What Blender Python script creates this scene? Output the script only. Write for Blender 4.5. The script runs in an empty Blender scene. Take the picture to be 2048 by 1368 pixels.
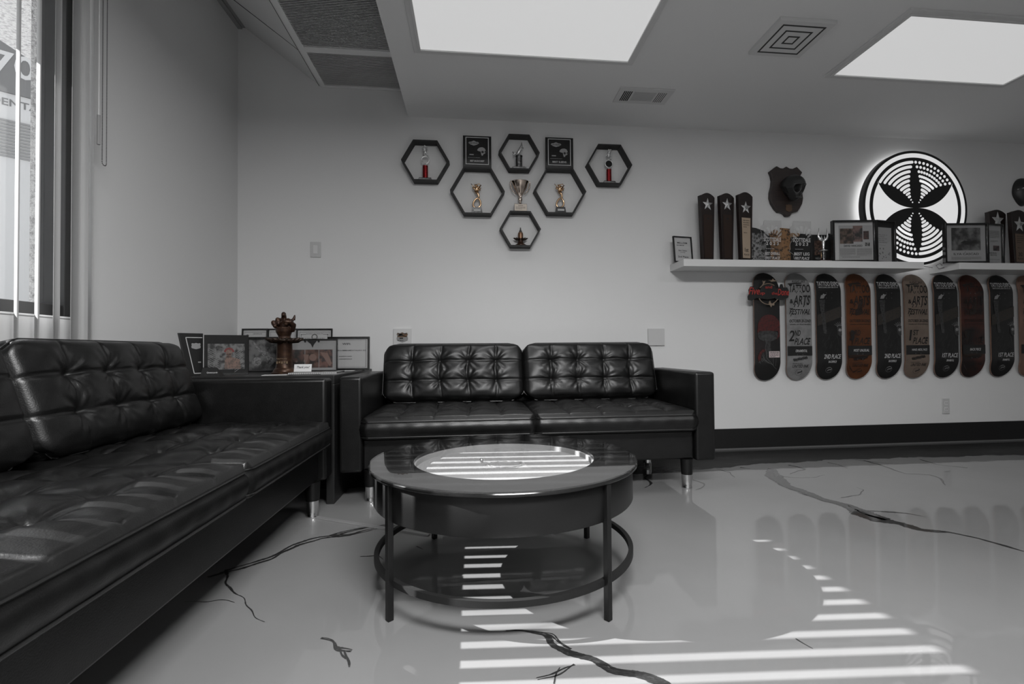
import bpy, math, random
import numpy as np
from mathutils import Vector, Matrix
random.seed(7); rng = np.random.RandomState(5)
PI = math.pi
sc = bpy.context.scene
C = sc.collection
sc.view_settings.view_transform = 'Standard'; sc.view_settings.look = 'None'
sc.view_settings.exposure = 0.0; sc.view_settings.gamma = 1.0
sc.view_settings.use_curve_mapping = False

# ------------------------------------------------------------ camera (metres; lens at 0.76 m height)
F, PXC, PYC, CAMZ = 1000.0, 1060.0, 684.0, 0.76
YAW, PITCH, ROLL = .1136, .0174, -.0086
_f = np.array([math.sin(YAW)*math.cos(PITCH), math.cos(YAW)*math.cos(PITCH), math.sin(PITCH)])
_r = np.array([math.cos(YAW), -math.sin(YAW), 0.0]); _u = np.cross(_r, _f)
R_r = math.cos(ROLL)*_r+math.sin(ROLL)*_u; R_u = -math.sin(ROLL)*_r+math.cos(ROLL)*_u
cam_d = bpy.data.cameras.new('camera'); cam = bpy.data.objects.new('camera', cam_d); C.objects.link(cam)
cam_d.sensor_width = 36; cam_d.lens = F/2048*36; cam_d.shift_x = -(PXC-1024)/2048; cam_d.shift_y = (PYC-684)/2048
cam_d.clip_start = .02
m = Matrix.Identity(4)
for i in range(3):
    m[i][0] = R_r[i]; m[i][1] = R_u[i]; m[i][2] = -_f[i]
m[2][3] = CAMZ; cam.matrix_world = m
sc.camera = cam

def ray(px, py): return R_r*((px-PXC)/F)-R_u*((py-PYC)/F)+_f
def aty(px, py, y): d = ray(px, py); return Vector((d[0]*y/d[1], y, CAMZ+d[2]*y/d[1]))
def atz(px, py, z): d = ray(px, py); t = (z-CAMZ)/d[2]; return Vector((d[0]*t, d[1]*t, z))

D = 3.60       # back wall
XL = -1.59     # left wall
ZC = 2.43      # ceiling
# ------------------------------------------------------------ materials
MATS = {}
def mat(name, col, rough=.5, metal=0., spec=.5, coat=0., coat_rough=.05, bump=None, var=None, emit=None, est=0., stretch=None):
    if name in MATS: return MATS[name]
    if isinstance(col, (int, float)): col = (col, col, col)
    M = bpy.data.materials.new(name); M.use_nodes = True; nt = M.node_tree; b = nt.nodes['Principled BSDF']
    b.inputs['Base Color'].default_value = (*col, 1); b.inputs['Roughness'].default_value = rough
    b.inputs['Metallic'].default_value = metal; b.inputs['Specular IOR Level'].default_value = spec
    b.inputs['Coat Weight'].default_value = coat; b.inputs['Coat Roughness'].default_value = coat_rough
    tc = nt.nodes.new('ShaderNodeTexCoord'); vec = tc.outputs['Object']
    if stretch:
        mp = nt.nodes.new('ShaderNodeMapping'); mp.inputs['Scale'].default_value = stretch
        nt.links.new(vec, mp.inputs['Vector']); vec = mp.outputs['Vector']
    if var:    # (scale, second colour, lo, hi)
        n = nt.nodes.new('ShaderNodeTexNoise'); n.inputs['Scale'].default_value = var[0]; n.inputs['Detail'].default_value = 6
        nt.links.new(vec, n.inputs['Vector'])
        r = nt.nodes.new('ShaderNodeValToRGB'); c2 = var[1]
        if isinstance(c2, (int, float)): c2 = (c2, c2, c2)
        r.color_ramp.elements[0].position = var[2]; r.color_ramp.elements[1].position = var[3]
        r.color_ramp.elements[0].color = (*col, 1); r.color_ramp.elements[1].color = (*c2, 1)
        nt.links.new(n.outputs['Fac'], r.inputs['Fac']); nt.links.new(r.outputs['Color'], b.inputs['Base Color'])
    if bump:   # (scale, strength, distance)
        n = nt.nodes.new('ShaderNodeTexNoise'); n.inputs['Scale'].default_value = bump[0]; n.inputs['Detail'].default_value = 3
        nt.links.new(tc.outputs['Object'], n.inputs['Vector'])
        bp = nt.nodes.new('ShaderNodeBump'); bp.inputs['Strength'].default_value = bump[1]; bp.inputs['Distance'].default_value = bump[2]
        nt.links.new(n.outputs['Fac'], bp.inputs['Height']); nt.links.new(bp.outputs['Normal'], b.inputs['Normal'])
    if emit is not None:
        if isinstance(emit, (int, float)): emit = (emit, emit, emit)
        b.inputs['Emission Color'].default_value = (*emit, 1); b.inputs['Emission Strength'].default_value = est
    MATS[name] = M; return M

def glass_mat(name, tint=.96, rough=0.0, ior=1.45):
    M = bpy.data.materials.new(name); M.use_nodes = True; nt = M.node_tree; nt.nodes.clear()
    o = nt.nodes.new('ShaderNodeOutputMaterial'); mx = nt.nodes.new('ShaderNodeMixShader'); fr = nt.nodes.new('ShaderNodeFresnel')
    fr.inputs['IOR'].default_value = ior
    t = nt.nodes.new('ShaderNodeBsdfTransparent'); t.inputs['Color'].default_value = (tint, tint, tint, 1)
    g = nt.nodes.new('ShaderNodeBsdfGlossy'); g.inputs['Roughness'].default_value = rough
    ge = nt.nodes.new('ShaderNodeNewGeometry'); iv = nt.nodes.new('ShaderNodeMath'); iv.operation = 'SUBTRACT'; iv.inputs[0].default_value = 1
    mu = nt.nodes.new('ShaderNodeMath'); mu.operation = 'MULTIPLY'
    nt.links.new(ge.outputs['Backfacing'], iv.inputs[1]); nt.links.new(iv.outputs[0], mu.inputs[0]); nt.links.new(fr.outputs[0], mu.inputs[1])
    nt.links.new(mu.outputs[0], mx.inputs[0]); nt.links.new(t.outputs[0], mx.inputs[1]); nt.links.new(g.outputs[0], mx.inputs[2])
    nt.links.new(mx.outputs[0], o.inputs[0]); MATS[name] = M; return M

wallm = mat('wall_paint', .66, .75, bump=(90, .12, .002))
ceilm = mat('ceiling_paint', .72, .85, bump=(60, .1, .002))
leather = mat('black_leather', .003, .37, spec=.44, bump=(260, .35, .0012), var=(18, .006, .4, .7))
pipingm = mat('leather_piping', .008, .4, spec=.5)
chrome = mat('chrome', .75, .12, 1)
blackmetal = mat('black_powder_metal', .006, .4, spec=.38, bump=(700, .25, .0005))
blackpaint = mat('black_satin_paint', .012, .45)
blackgloss = mat('black_gloss', .01, .12)
hexm = mat('black_stained_wood', .006, .6, bump=(80, .2, .001), var=(40, .010, .4, .7), stretch=(1, 1, 8))
whitepl = mat('white_plastic', .6, .4)
whitewood = mat('white_laminate', .62, .45)
paper = mat('paper', .5, .8)
papergrey = mat('paper_grey', .34, .8)
ink = mat('black_ink', .01, .6)
inkgrey = mat('grey_ink', .12, .7)
whiteink = mat('white_ink', .55, .7)
greyink = mat('light_grey_ink', .28, .7)
gold = mat('gold_metal', (.62, .42, .26), .22, 1)
silver = mat('silver_metal', .8, .28, .9)
brass = mat('brushed_brass', (.36, .27, .2), .35, .8)
bronze = mat('bronze', (.035, .017, .011), .36, .5, var=(30, (.085, .045, .026), .45, .7))
redmet = mat('red_metallic_foil', (.35, .02, .025), .25, .8, var=(120, (.08, .01, .01), .4, .7))
redink = mat('red_paint', (.32, .03, .025), .5)
dkred = mat('mushroom_red', (.07, .010, .009), .5, var=(60, (.03, .008, .008), .4, .65))
darkwood = mat('dark_walnut', (.028, .017, .014), .4, var=(14, (.012, .007, .006), .4, .65), stretch=(1, 1, 9))
rosewood = mat('rosewood', (.008, .0045, .004), .4, var=(20, (.014, .007, .006), .4, .65), stretch=(6, 1, 1))
bronzeplate = mat('dark_bronze_plate', (.05, .033, .027), .3, .5)
skullm = mat('black_resin', .012, .42, spec=.6)
glass = glass_mat('clear_glass', .96)
acrylic = glass_mat('clear_acrylic', .93, .02)
frost = mat('frosted_etching', .55, .7)
frost.node_tree.nodes['Principled BSDF'].inputs['Alpha'].default_value = .45
diffm = mat('light_diffuser', .4, .6, emit=1., est=.5, bump=(400, .3, .001))
signlight = mat('sign_light', .5, .6, emit=1., est=.56)
halo = mat('sign_back_light', .5, .6, emit=1., est=3.2)
dark = mat('void_black', .004, .9)

# ------------------------------------------------------------ mesh helpers
class MB:
    def __init__(s): s.v = []; s.f = []; s.mi = []; s.k = 0
    def slot(s, k): s.k = k; return s
    def add(s, vs, fs, M=None):
        b = len(s.v)
        for v in vs:
            v = Vector(v)
            if M is not None: v = M @ v
            s.v.append(tuple(v))
        for f in fs: s.f.append(tuple(b+i for i in f)); s.mi.append(s.k)
        return s
    def box(s, a, b, M=None):
        x0, y0, z0 = a; x1, y1, z1 = b
        vs = [(x0,y0,z0),(x1,y0,z0),(x1,y1,z0),(x0,y1,z0),(x0,y0,z1),(x1,y0,z1),(x1,y1,z1),(x0,y1,z1)]
        return s.add(vs, [(0,3,2,1),(4,5,6,7),(0,1,5,4),(1,2,6,5),(2,3,7,6),(3,0,4,7)], M)
    def prism(s, poly, y0, y1, M=None):
        """polygon in x,z extruded along y (y0 front < y1 back)"""
        a = sum(poly[i][0]*poly[(i+1) % len(poly)][1]-poly[(i+1) % len(poly)][0]*poly[i][1] for i in range(len(poly)))
        if a < 0: poly = poly[::-1]
        n = len(poly); vs = [(x, y0, z) for x, z in poly]+[(x, y1, z) for x, z in poly]
        fs = [tuple(range(n)), tuple(range(2*n-1, n-1, -1))]+[(i, n+i, n+(i+1) % n, (i+1) % n) for i in range(n)]
        return s.add(vs, fs, M)
    def ring(s, outer, inner, y0, y1, M=None):
        n = len(outer); vs = [(x, y, z) for P, y in ((outer, y0), (inner, y0), (outer, y1), (inner, y1)) for x, z in P]
        fs = []
        for i in range(n):
            j = (i+1) % n
            fs += [(i, j, n+j, n+i), (2*n+j, 2*n+i, 3*n+i, 3*n+j), (j, i, 2*n+i, 2*n+j), (n+i, n+j, 3*n+j, 3*n+i)]
        return s.add(vs, fs, M)
    def lathe(s, prof, n=32, M=None, cap=True):
        """profile [(r,z)] from bottom to top about z"""
        vs = []; fs = []
        for r, z in prof:
            for i in range(n): a = 2*PI*i/n; vs.append((r*math.cos(a), r*math.sin(a), z))
        for k in range(len(prof)-1):
            for i in range(n): j = (i+1) % n; fs.append((k*n+i, k*n+j, (k+1)*n+j, (k+1)*n+i))
        if cap: fs.append(tuple(range(n-1, -1, -1))); fs.append(tuple((len(prof)-1)*n+i for i in range(n)))
        return s.add(vs, fs, M)
    def tube(s, pts, r, n=8, closed=False, M=None):
        pts = [Vector(p) for p in pts]; N = len(pts); rs = r if isinstance(r, (list, tuple)) else [r]*N
        vs = []; fs = []; up = None
        for i, p in enumerate(pts):
            a = pts[(i-1) % N] if (closed or i) else p; b = pts[(i+1) % N] if (closed or i < N-1) else p
            t = (b-a); t = t.normalized() if t.length > 1e-9 else Vector((0, 0, 1))
            if up is None: up = Vector((0, 0, 1)) if abs(t.z) < .9 else Vector((1, 0, 0))
            x = t.cross(up); x = x.normalized() if x.length > 1e-6 else t.orthogonal().normalized(); y = x.cross(t).normalized(); up = y
            for k in range(n): q = 2*PI*k/n; vs.append(p+x*rs[i]*math.cos(q)+y*rs[i]*math.sin(q))
        for i in range(N if closed else N-1):
            j = (i+1) % N
            for k in range(n): l = (k+1) % n; fs.append((i*n+k, i*n+l, j*n+l, j*n+k))
        if not closed: fs.append(tuple(range(n-1, -1, -1))); fs.append(tuple((N-1)*n+k for k in range(n)))
        return s.add(vs, fs, M)
    def ball(s, c, r, n=14, M=None):
        r = r if isinstance(r, (tuple, list)) else (r, r, r); vs = []; fs = []; h = n//2
        for k in range(h+1):
            t = PI*k/h
            for i in range(n): a = 2*PI*i/n; vs.append((c[0]+r[0]*math.sin(t)*math.cos(a), c[1]+r[1]*math.sin(t)*math.sin(a), c[2]-r[2]*math.cos(t)))
        for k in range(h):
            for i in range(n): j = (i+1) % n; fs.append((k*n+i, k*n+j, (k+1)*n+j, (k+1)*n+i))
        return s.add(vs, fs, M)
    def build(s, name, mats, parent=None, loc=(0,0,0), smooth=False, bevel=0, bseg=2, rot=None, merge=False):
        me = bpy.data.meshes.new(name); me.from_pydata(s.v, [], s.f)
        mats = mats if isinstance(mats, (list, tuple)) else [mats]
        for M in mats: me.materials.append(M)
        if len(mats) > 1: me.polygons.foreach_set('material_index', s.mi)
        if smooth is True: me.polygons.foreach_set('use_smooth', [True]*len(me.polygons))
        if merge:
            import bmesh
            bm = bmesh.new(); bm.from_mesh(me); bmesh.ops.remove_doubles(bm, verts=bm.verts, dist=1e-5); bmesh.ops.recalc_face_normals(bm, faces=bm.faces); bm.to_mesh(me); bm.free()
        if smooth == 'auto':
            me.polygons.foreach_set('use_smooth', [True]*len(me.polygons)); me.set_sharp_from_angle(angle=.6)
        me.update()
        o = bpy.data.objects.new(name, me); C.objects.link(o); o.location = loc
        if rot: o.rotation_euler = rot
        if parent is not None: o.parent = parent
        if bevel:
            b = o.modifiers.new('bevel', 'BEVEL'); b.width = bevel; b.segments = bseg; b.limit_method = 'ANGLE'; b.angle_limit = .7; b.harden_normals = False
        return o
def tag(o, label=None, cat=None, group=None, kind=None):
    if label: o['label'] = label
    if cat: o['category'] = cat
    if group: o['group'] = group
    if kind: o['kind'] = kind
    return o
def thing(name, label, cat, loc=(0,0,0), rot=(0,0,0), group=None, kind=None):
    o = bpy.data.objects.new(name, None); C.objects.link(o); o.location = loc; o.rotation_euler = rot; o.empty_display_size = .05
    return tag(o, label, cat, group, kind)
def struct(name, mb, m, parent=None, **k):
    o = mb.build(name, m, parent, **k); o['kind'] = 'structure'; return o
def copy_tree(o, parent=None):
    c = o.copy(); C.objects.link(c)
    if parent is not None: c.parent = parent
    for ch in list(o.children): copy_tree(ch, c)
    return c
# text as mesh geometry (x right, z up, facing -y)
_tc = {}
def text_geo(s, res=3):
    k = (s, res)
    if k in _tc: return _tc[k]
    cu = bpy.data.curves.new('t', 'FONT'); cu.body = s; cu.size = 1; cu.extrude = 0; cu.offset = .016; cu.resolution_u = res; cu.fill_mode = 'FRONT'
    o = bpy.data.objects.new('t', cu); C.objects.link(o); bpy.context.view_layer.update()
    me = bpy.data.meshes.new_from_object(o.evaluated_get(bpy.context.evaluated_depsgraph_get()))
    vs = [(v.co.x, v.co.y) for v in me.vertices]; fs = [tuple(p.vertices) for p in me.polygons]
    bpy.data.objects.remove(o); bpy.data.curves.remove(cu); bpy.data.meshes.remove(me)
    _tc[k] = (vs, fs); return vs, fs
def put_text(mb, s, cx, cz, w, h, y=0., shear=0., surf=None, rotz=0., jitter=0, mode='box'):
    vs, fs = text_geo(s)
    if not vs: return mb
    xs = [v[0] for v in vs]; zs = [v[1] for v in vs]; x0, x1, z0, z1 = min(xs), max(xs), min(zs), max(zs)
    out = []
    for x, z in vs:
        a = (x-x0)/(x1-x0)-.5; b = (z-z0)/(z1-z0)-.5
        X = a*w+b*h*shear; Z = b*h
        if rotz: X, Z = X*math.cos(rotz)-Z*math.sin(rotz), X*math.sin(rotz)+Z*math.cos(rotz)
        X += cx; Z += cz
        if jitter: Z += jitter*math.sin(X*900+cz*50)
        out.append((X, (surf(Z) if surf else 0)+y, Z))
    return mb.add(out, fs)
def rect(cx, cz, w, h): return [(cx-w/2, cz-h/2), (cx+w/2, cz-h/2), (cx+w/2, cz+h/2), (cx-w/2, cz+h/2)]
def circ(cx, cz, r, n=32, a0=0): return [(cx+r*math.cos(a0+2*PI*i/n), cz+r*math.sin(a0+2*PI*i/n)) for i in range(n)]
def flat(mb, poly, y, surf=None):
    a = sum(poly[i][0]*poly[(i+1) % len(poly)][1]-poly[(i+1) % len(poly)][0]*poly[i][1] for i in range(len(poly)))
    if a < 0: poly = poly[::-1]
    return mb.add([(x, (surf(z) if surf else 0)+y, z) for x, z in poly], [tuple(range(len(poly)))])
def textlines(mb, cx, cz, w, rows, pitch, th, y, surf=None, gap=.35):
    """rows of small printed words: dashes of uneven length"""
    for r in range(rows):
        z = cz-r*pitch; x = cx-w/2; e = cx+w/2*(1 if r < rows-1 else .3)
        while x < e-.002:
            l = min(random.uniform(.8, 2.6)*th*2.2, e-x); flat(mb, rect(x+l/2, z, l, th), y, surf); x += l+th*gap*2.2
    return mb
PL1, PL2, PL3 = 6, 2, 158
WORLD, SUN = .85, 19.0
# ============================================================ SETTING
X1, Y0 = 7.6, -3.4
# ---- floor: poured epoxy with dark swirled veins and a dark band along the wall
floorm = mat('epoxy_floor', .19, .5, coat=.75, coat_rough=.025, var=(.9, .155, .35, .65))
nt = floorm.node_tree; b = nt.nodes['Principled BSDF']
n = nt.nodes.new('ShaderNodeTexNoise'); n.inputs['Scale'].default_value = 9; n.inputs['Detail'].default_value = 1.5
tc = nt.nodes.new('ShaderNodeTexCoord'); nt.links.new(tc.outputs['Object'], n.inputs['Vector'])
bp = nt.nodes.new('ShaderNodeBump'); bp.inputs['Strength'].default_value = .10; bp.inputs['Distance'].default_value = .004
nt.links.new(n.outputs['Fac'], bp.inputs['Height']); nt.links.new(bp.outputs['Normal'], b.inputs['Coat Normal']); b.inputs['Coat IOR'].default_value = 1.5
veinm = mat('epoxy_dark_vein', .012, .5, coat=1., coat_rough=.03, var=(90, .045, .5, .78), stretch=(1, 2.2, 1))
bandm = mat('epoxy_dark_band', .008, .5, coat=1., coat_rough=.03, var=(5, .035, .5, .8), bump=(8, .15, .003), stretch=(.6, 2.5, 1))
fl = MB(); fl.slot(0).add([(XL-.2, Y0, 0), (X1, Y0, 0), (X1, D+.02, 0), (XL-.2, D+.02, 0)], [(0,1,2,3)])
# dark band
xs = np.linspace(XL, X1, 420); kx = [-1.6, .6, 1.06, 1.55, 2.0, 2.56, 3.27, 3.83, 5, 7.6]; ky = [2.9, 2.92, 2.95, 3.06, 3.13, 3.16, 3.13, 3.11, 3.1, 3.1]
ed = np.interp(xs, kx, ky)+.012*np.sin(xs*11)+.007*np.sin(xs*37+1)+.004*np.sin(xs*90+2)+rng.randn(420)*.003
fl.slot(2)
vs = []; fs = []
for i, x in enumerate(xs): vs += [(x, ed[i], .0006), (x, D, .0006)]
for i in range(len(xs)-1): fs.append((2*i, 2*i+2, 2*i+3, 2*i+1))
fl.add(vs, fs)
fl.slot(1)
def vein(pts, widths, strands=1, wob=.004, z=.0009, spread=1.):
    """a ragged vein through picture-measured floor points"""
    P = np.array([[atz(px, py, 0)[0], atz(px, py, 0)[1]] for px, py in pts]); seg = np.r_[0, np.cumsum(np.hypot(*np.diff(P, axis=0).T))]
    n = max(12, int(seg[-1]/.006)); t = np.linspace(0, seg[-1], n); X = np.interp(t, seg, P[:, 0]); Y = np.interp(t, seg, P[:, 1])
    for _ in range(4):
        X[1:-1] = (X[:-2]+X[1:-1]*2+X[2:])/4; Y[1:-1] = (Y[:-2]+Y[1:-1]*2+Y[2:])/4
    W = np.interp(t, seg, widths)
    for s in range(strands):
        ph = rng.rand()*6; off = (rng.rand()-.5)*W*spread*(strands > 1)+wob*np.sin(t*23+ph)+wob*.5*np.sin(t*61+ph*2)
        dx = np.gradient(X); dy = np.gradient(Y); L = np.hypot(dx, dy)+1e-9; nx, ny = -dy/L, dx/L
        w = W/(1 if strands == 1 else 1.6)*(.6+.4*np.abs(np.sin(t*17+ph)))*(1+.35*rng.randn(n)*.5); w = np.clip(w, .0008, None)
        vs = []; fs = []
        for i in range(n):
            cx, cy = X[i]+nx[i]*off[i], Y[i]+ny[i]*off[i]
            vs += [(cx+nx[i]*w[i]/2, cy+ny[i]*w[i]/2, z+s*.00012), (cx-nx[i]*w[i]/2, cy-ny[i]*w[i]/2, z+s*.00012)]
        for i in range(n-1): fs.append((2*i+1, 2*i+3, 2*i+2, 2*i))
        fl.add(vs, fs)
V = vein
V([(1543,938),(1548,952),(1570,970),(1610,985),(1650,1000),(1690,1010),(1725,1025),(1775,1040)], [.04,.075,.05,.042,.04,.042,.07,.045], 4, spread=.9)
V([(1690,1008),(1720,1026),(1760,1040),(1800,1048),(1842,1060),(1900,1065),(1960,1078),(2048,1103)], [.03,.09,.08,.045,.03,.014,.009,.006], 3)
V([(1730,1022),(1790,1024),(1820,1028),(1855,1035)], [.02,.012,.006,.003])
V([(1545,950),(1580,955),(1630,955),(1650,950)], [.01,.004,.003,.002])
V([(1684,996),(1715,990),(1728,980),(1715,975)], [.008,.006,.005,.002])
V([(1595,985),(1620,992),(1605,990)], [.004,.014,.002])
V([(1727,921),(1755,928),(1780,937),(1810,947),(1860,950),(1885,958),(1888,970)], [.018,.012,.014,.008,.006,.012,.004])
V([(1700,918),(1745,924),(1785,928)], [.01,.006,.003]); V([(1838,919),(1875,929),(1935,936)], [.012,.008,.01])
V([(1382,948),(1388,960),(1408,967),(1404,976),(1392,980)], [.004,.008,.012,.008,.004]); V([(1432,938),(1460,945),(1470,955)], [.004,.01,.003])
V([(1655,925),(1680,930),(1695,937)], [.012,.006,.002]); V([(1300,945),(1290,955),(1303,966),(1290,976)], [.01,.012,.016,.004])
V([(1480,935),(1500,938)], [.02,.003]); V([(1578,930),(1610,938),(1580,948)], [.02,.01,.003])
# left foreground vein coming from under the near sofa
V([(415,1155),(470,1138),(540,1118),(590,1090),(640,1076),(700,1070),(745,1058),(790,1052)], [.012,.02,.02,.026,.02,.02,.012,.006], 2)
V([(660,1072),(700,1062),(735,1055),(770,1050)], [.02,.014,.01,.005], 3, spread=1.6)
V([(450,1140),(456,1160),(462,1180),(478,1195),(500,1215),(527,1245)], [.012,.008,.006,.004,.003,.003], 1, .006)
V([(370,1203),(410,1206),(440,1200),(470,1205)], [.002,.004,.003,.002])
V([(640,1278),(665,1283),(672,1298),(705,1300)], [.003,.006,.014,.004], 3, .006); V([(690,1300),(705,1315),(695,1335)], [.006,.012,.003], 2, .008)
V([(1012,1264),(1040,1262),(1075,1266),(1098,1272),(1105,1290),(1135,1306),(1180,1320),(1220,1342),(1290,1352),(1330,1368),(1350,1390)], [.002,.003,.005,.009,.012,.015,.016,.013,.016,.02,.018], 6, .004, spread=1.5)
V([(1085,1264),(1105,1268),(1115,1285),(1140,1300)], [.002,.008,.01,.012], 2, .004)
V([(1075,1360),(1110,1350),(1150,1330)], [.003,.008,.006], 2, .005); V([(1108,1368),(1112,1350),(1118,1335)], [.004,.006,.003])
V([(1590,1278),(1625,1298)], [.003,.003]); V([(720,1113),(755,1110),(765,1120)], [.003,.01,.002]); V([(835,1092),(845,1100)], [.012,.003])
struct('floor', fl, [floorm, veinm, bandm])

# ---- walls
WY0, WY1, WZ0, WZ1 = -.30, 2.19, .905, 2.30          # window opening in the left wall
w = MB(); w.box((XL-.16, D, -.02), (X1+.1, D+.12, 3.5)); struct('wall_back', w, wallm)
w = MB(); T = XL-.155
w.box((T, Y0, -.02), (XL, WY0, 3.5)); w.box((T, WY1, -.02), (XL, D, 3.5)); w.box((T, WY0, -.02), (XL, WY1, WZ0)); w.box((T, WY0, WZ1), (XL, WY1, 3.5))
struct('wall_left', w, wallm, merge=False)
w = MB(); w.box((X1, Y0, -.02), (X1+.1, D, 3.5)); struct('wall_right', w, wallm)
w = MB(); w.box((XL-.155, Y0-.1, -.02), (X1+.1, Y0, 3.5)); struct('wall_front', w, wallm)
# ---- ceiling: main slab, and the raised strip with a sloping side at the left
XE, XG, XD, ZG = -.448, -1.012, -1.055, 2.625
c = MB(); c.box((XE, Y0, ZC), (X1, D, ZC+.5)); struct('ceiling', c, ceilm)
c = MB(); zt = 3.03; th = .05
c.prism([(XG-.0, ZG), (XE, ZG), (XE, ZG+th), (XG, ZG+th)], Y0, D); c.prism([(XD, ZG-.004), (XG, ZG-.004), (XG, ZG+th), (XD, ZG+th)], Y0, D)
slope = [(XD, ZG-.004), (XD, ZG+th), (XL, zt+th), (XL, zt)]
c.prism(slope, Y0, 3.18); c.prism([(x, z+.004) for x, z in slope], 3.186, D)
struct('trim_1', c, ceilm)
c = MB(); c.box((XL, Y0, zt-.045), (XL+.03, D, zt-.0)); c.box((XL+.03, Y0, zt-.035), (XL+.055, D, zt-.02)); sd = MB(); sd.box((XD-.001, Y0, ZG-.006), (XD+.001, D, ZG-.0035)); u_ = [(XD, ZG-.007), (XD, ZG-.003), (XL, zt-.003), (XL, zt-.007)]; sd.prism([(x, z+.002) for x, z in u_], 3.181, 3.185); struct('trim_4', sd, mat('seam_dark', .03, .9))
struct('trim_2', c, mat('trim_grey', .3, .7), bevel=.003)
# large slatted return grille on the raised strip
g = thing('air_grille', 'long slatted air return grille on the raised ceiling strip at left', 'air grille', ((XG+XE)/2, 2.2, ZG))
gm = mat('grille_metal', .75, .6); hw = (XE-XG)/2-.002
bk = MB(); bk.box((-hw, -2.6, -.002), (hw, D-2.2-.004, 0)); bk.build('backing', mat('grille_shadow', .2, .9), g)
s = MB()
y = 3.57
while y > .9:
    if not (3.13 < y < 3.19) and not (2.26 < y < 2.30):
        s.add([(-hw, y-.0085-2.2, -.013), (hw, y-.0085-2.2, -.013), (hw, y-2.2, -.0025), (-hw, y-2.2, -.0025)], [(0,1,2,3),(3,2,1,0)])
        s.box((-hw, y-.0095-2.2, -.0135), (hw, y-.0075-2.2, -.0115))
    y -= .0135
s.build('slats', gm, g)
f = MB(); f.box((-hw, 3.13-2.2, -.015), (hw, 3.185-2.2, -.002)); f.box((-hw-.03, -2.6, -.016), (-hw+.002, 3.59-2.2, -.002)); f.box((-hw, 2.26-2.2, -.015), (hw, 2.3-2.2, -.002)); f.box((-hw, 3.575-2.2, -.015), (hw, 3.595-2.2, -.002))
f.build('frame', gm, g)
# baseboard and shoe line
bb = MB(); bb.box((1.33, D-.014, .012), (X1, D, .157)); bb.box((XL, D-.014, .012), (1.33, D, .157)); struct('baseboard_back', bb, mat('black_rubber_base', .006, .5))
bb = MB(); bb.box((XL, D-.02, 0), (X1, D, .0118)); struct('trim_3', bb, mat('shoe_caulk', .11, .5))
bb = MB(); bb.box((XL, Y0, .0), (XL+.014, D-.02, .157)); struct('baseboard_left', bb, MATS['black_rubber_base'])

# ---- window, glass and frame
wn = thing('window_1', 'dark framed window in the left wall behind the vertical blind', 'window', (XL, (WY0+WY1)/2, WZ0), kind='structure')
hy = (WY1-WY0)/2; H = WZ1-WZ0
dfr = mat('dark_bronze_frame', .02, .4); fr = MB()
for a, b_ in (((-.11, -hy, 0), (-.0, -hy+.05, H)), ((-.11, hy-.032, 0), (-.005, hy-.001, H)), ((-.11, -hy, 0), (-.02, hy, .05)), ((-.11, -hy, H-.05), (-.02, hy, H)), ((-.1, -.2, .05), (-.05, -.15, H-.05))): fr.box(a, b_)
fr.build('window_frame', dfr, wn, bevel=.003)['kind'] = 'structure'
gl = MB(); gl.box((-.083, -hy+.05, .05), (-.078, hy-.032, H-.05)); gl.build('glass_pane', glass, wn)['kind'] = 'structure'
st = mat('stucco', .45, .95, bump=(120, 1., .01), var=(60, .2, .45, .75))
rv = MB(); rv.box((-.154, hy-.004, 0), (-.112, hy+.0, H)); rv.build('stucco_reveal', st, wn)['kind'] = 'structure'
sl = MB(); sl.box((-.12, -hy, -.004), (.004, hy, .004)); sl.build('window_sill', wallm, wn, bevel=.002)['kind'] = 'structure'

# ---- outside: eave, street, building across with sign
o = MB(); o.box((-2.51, -6, 2.45), (XL-.156, 9, 2.62)); tag(o.build('eave_soffit', st), 'rough stucco soffit above the window outside', 'eave')
o = MB(); o.box((-40, -30, -.25), (XL-.156, 30, -.2)); struct('ground', o, mat('pale_concrete', .55, .9, var=(2, .5, .4, .6)))
_d = ray(28, 132); _p = _d*7.0; _phi = math.atan2(-_d[0], _d[1]); _pz = _p[2]+CAMZ
ba = thing('neighbour_building', 'pale building with large 70 numerals seen through the window', 'building', (_p[0], _p[1], -.2), (0, 0, _phi))
bm_ = mat('pale_render', .62, .9); bd = mat('grey_sign_board', .2, .8); zc_ = _pz+.2
o = MB(); o.box((-5, .02, 0), (3.2, .3, zc_+2.5)); o.build('facade', bm_, ba)
o = MB(); o.box((-4, -.02, zc_-.40), (3, .02, zc_+1.6)); o.build('sign_board', bd, ba)
o = MB(); put_text(o, '70', .0, zc_, .44, .335, -.025); o.build('numerals', mat('sign_letters', .62, .8), ba)
o = MB(); put_text(o, 'DENTAL', .05, zc_-.525, .55, .10, .015); o.build('lettering', mat('sign_letters_grey', .2, .8), ba)
o = MB()
for k in range(12): o.box((-4, -.0, zc_-.80-k*.045), (3, .019, zc_-.775-k*.045))
o.build('shutter_slats', mat('shutter_grey', .3, .8), ba)
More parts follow.
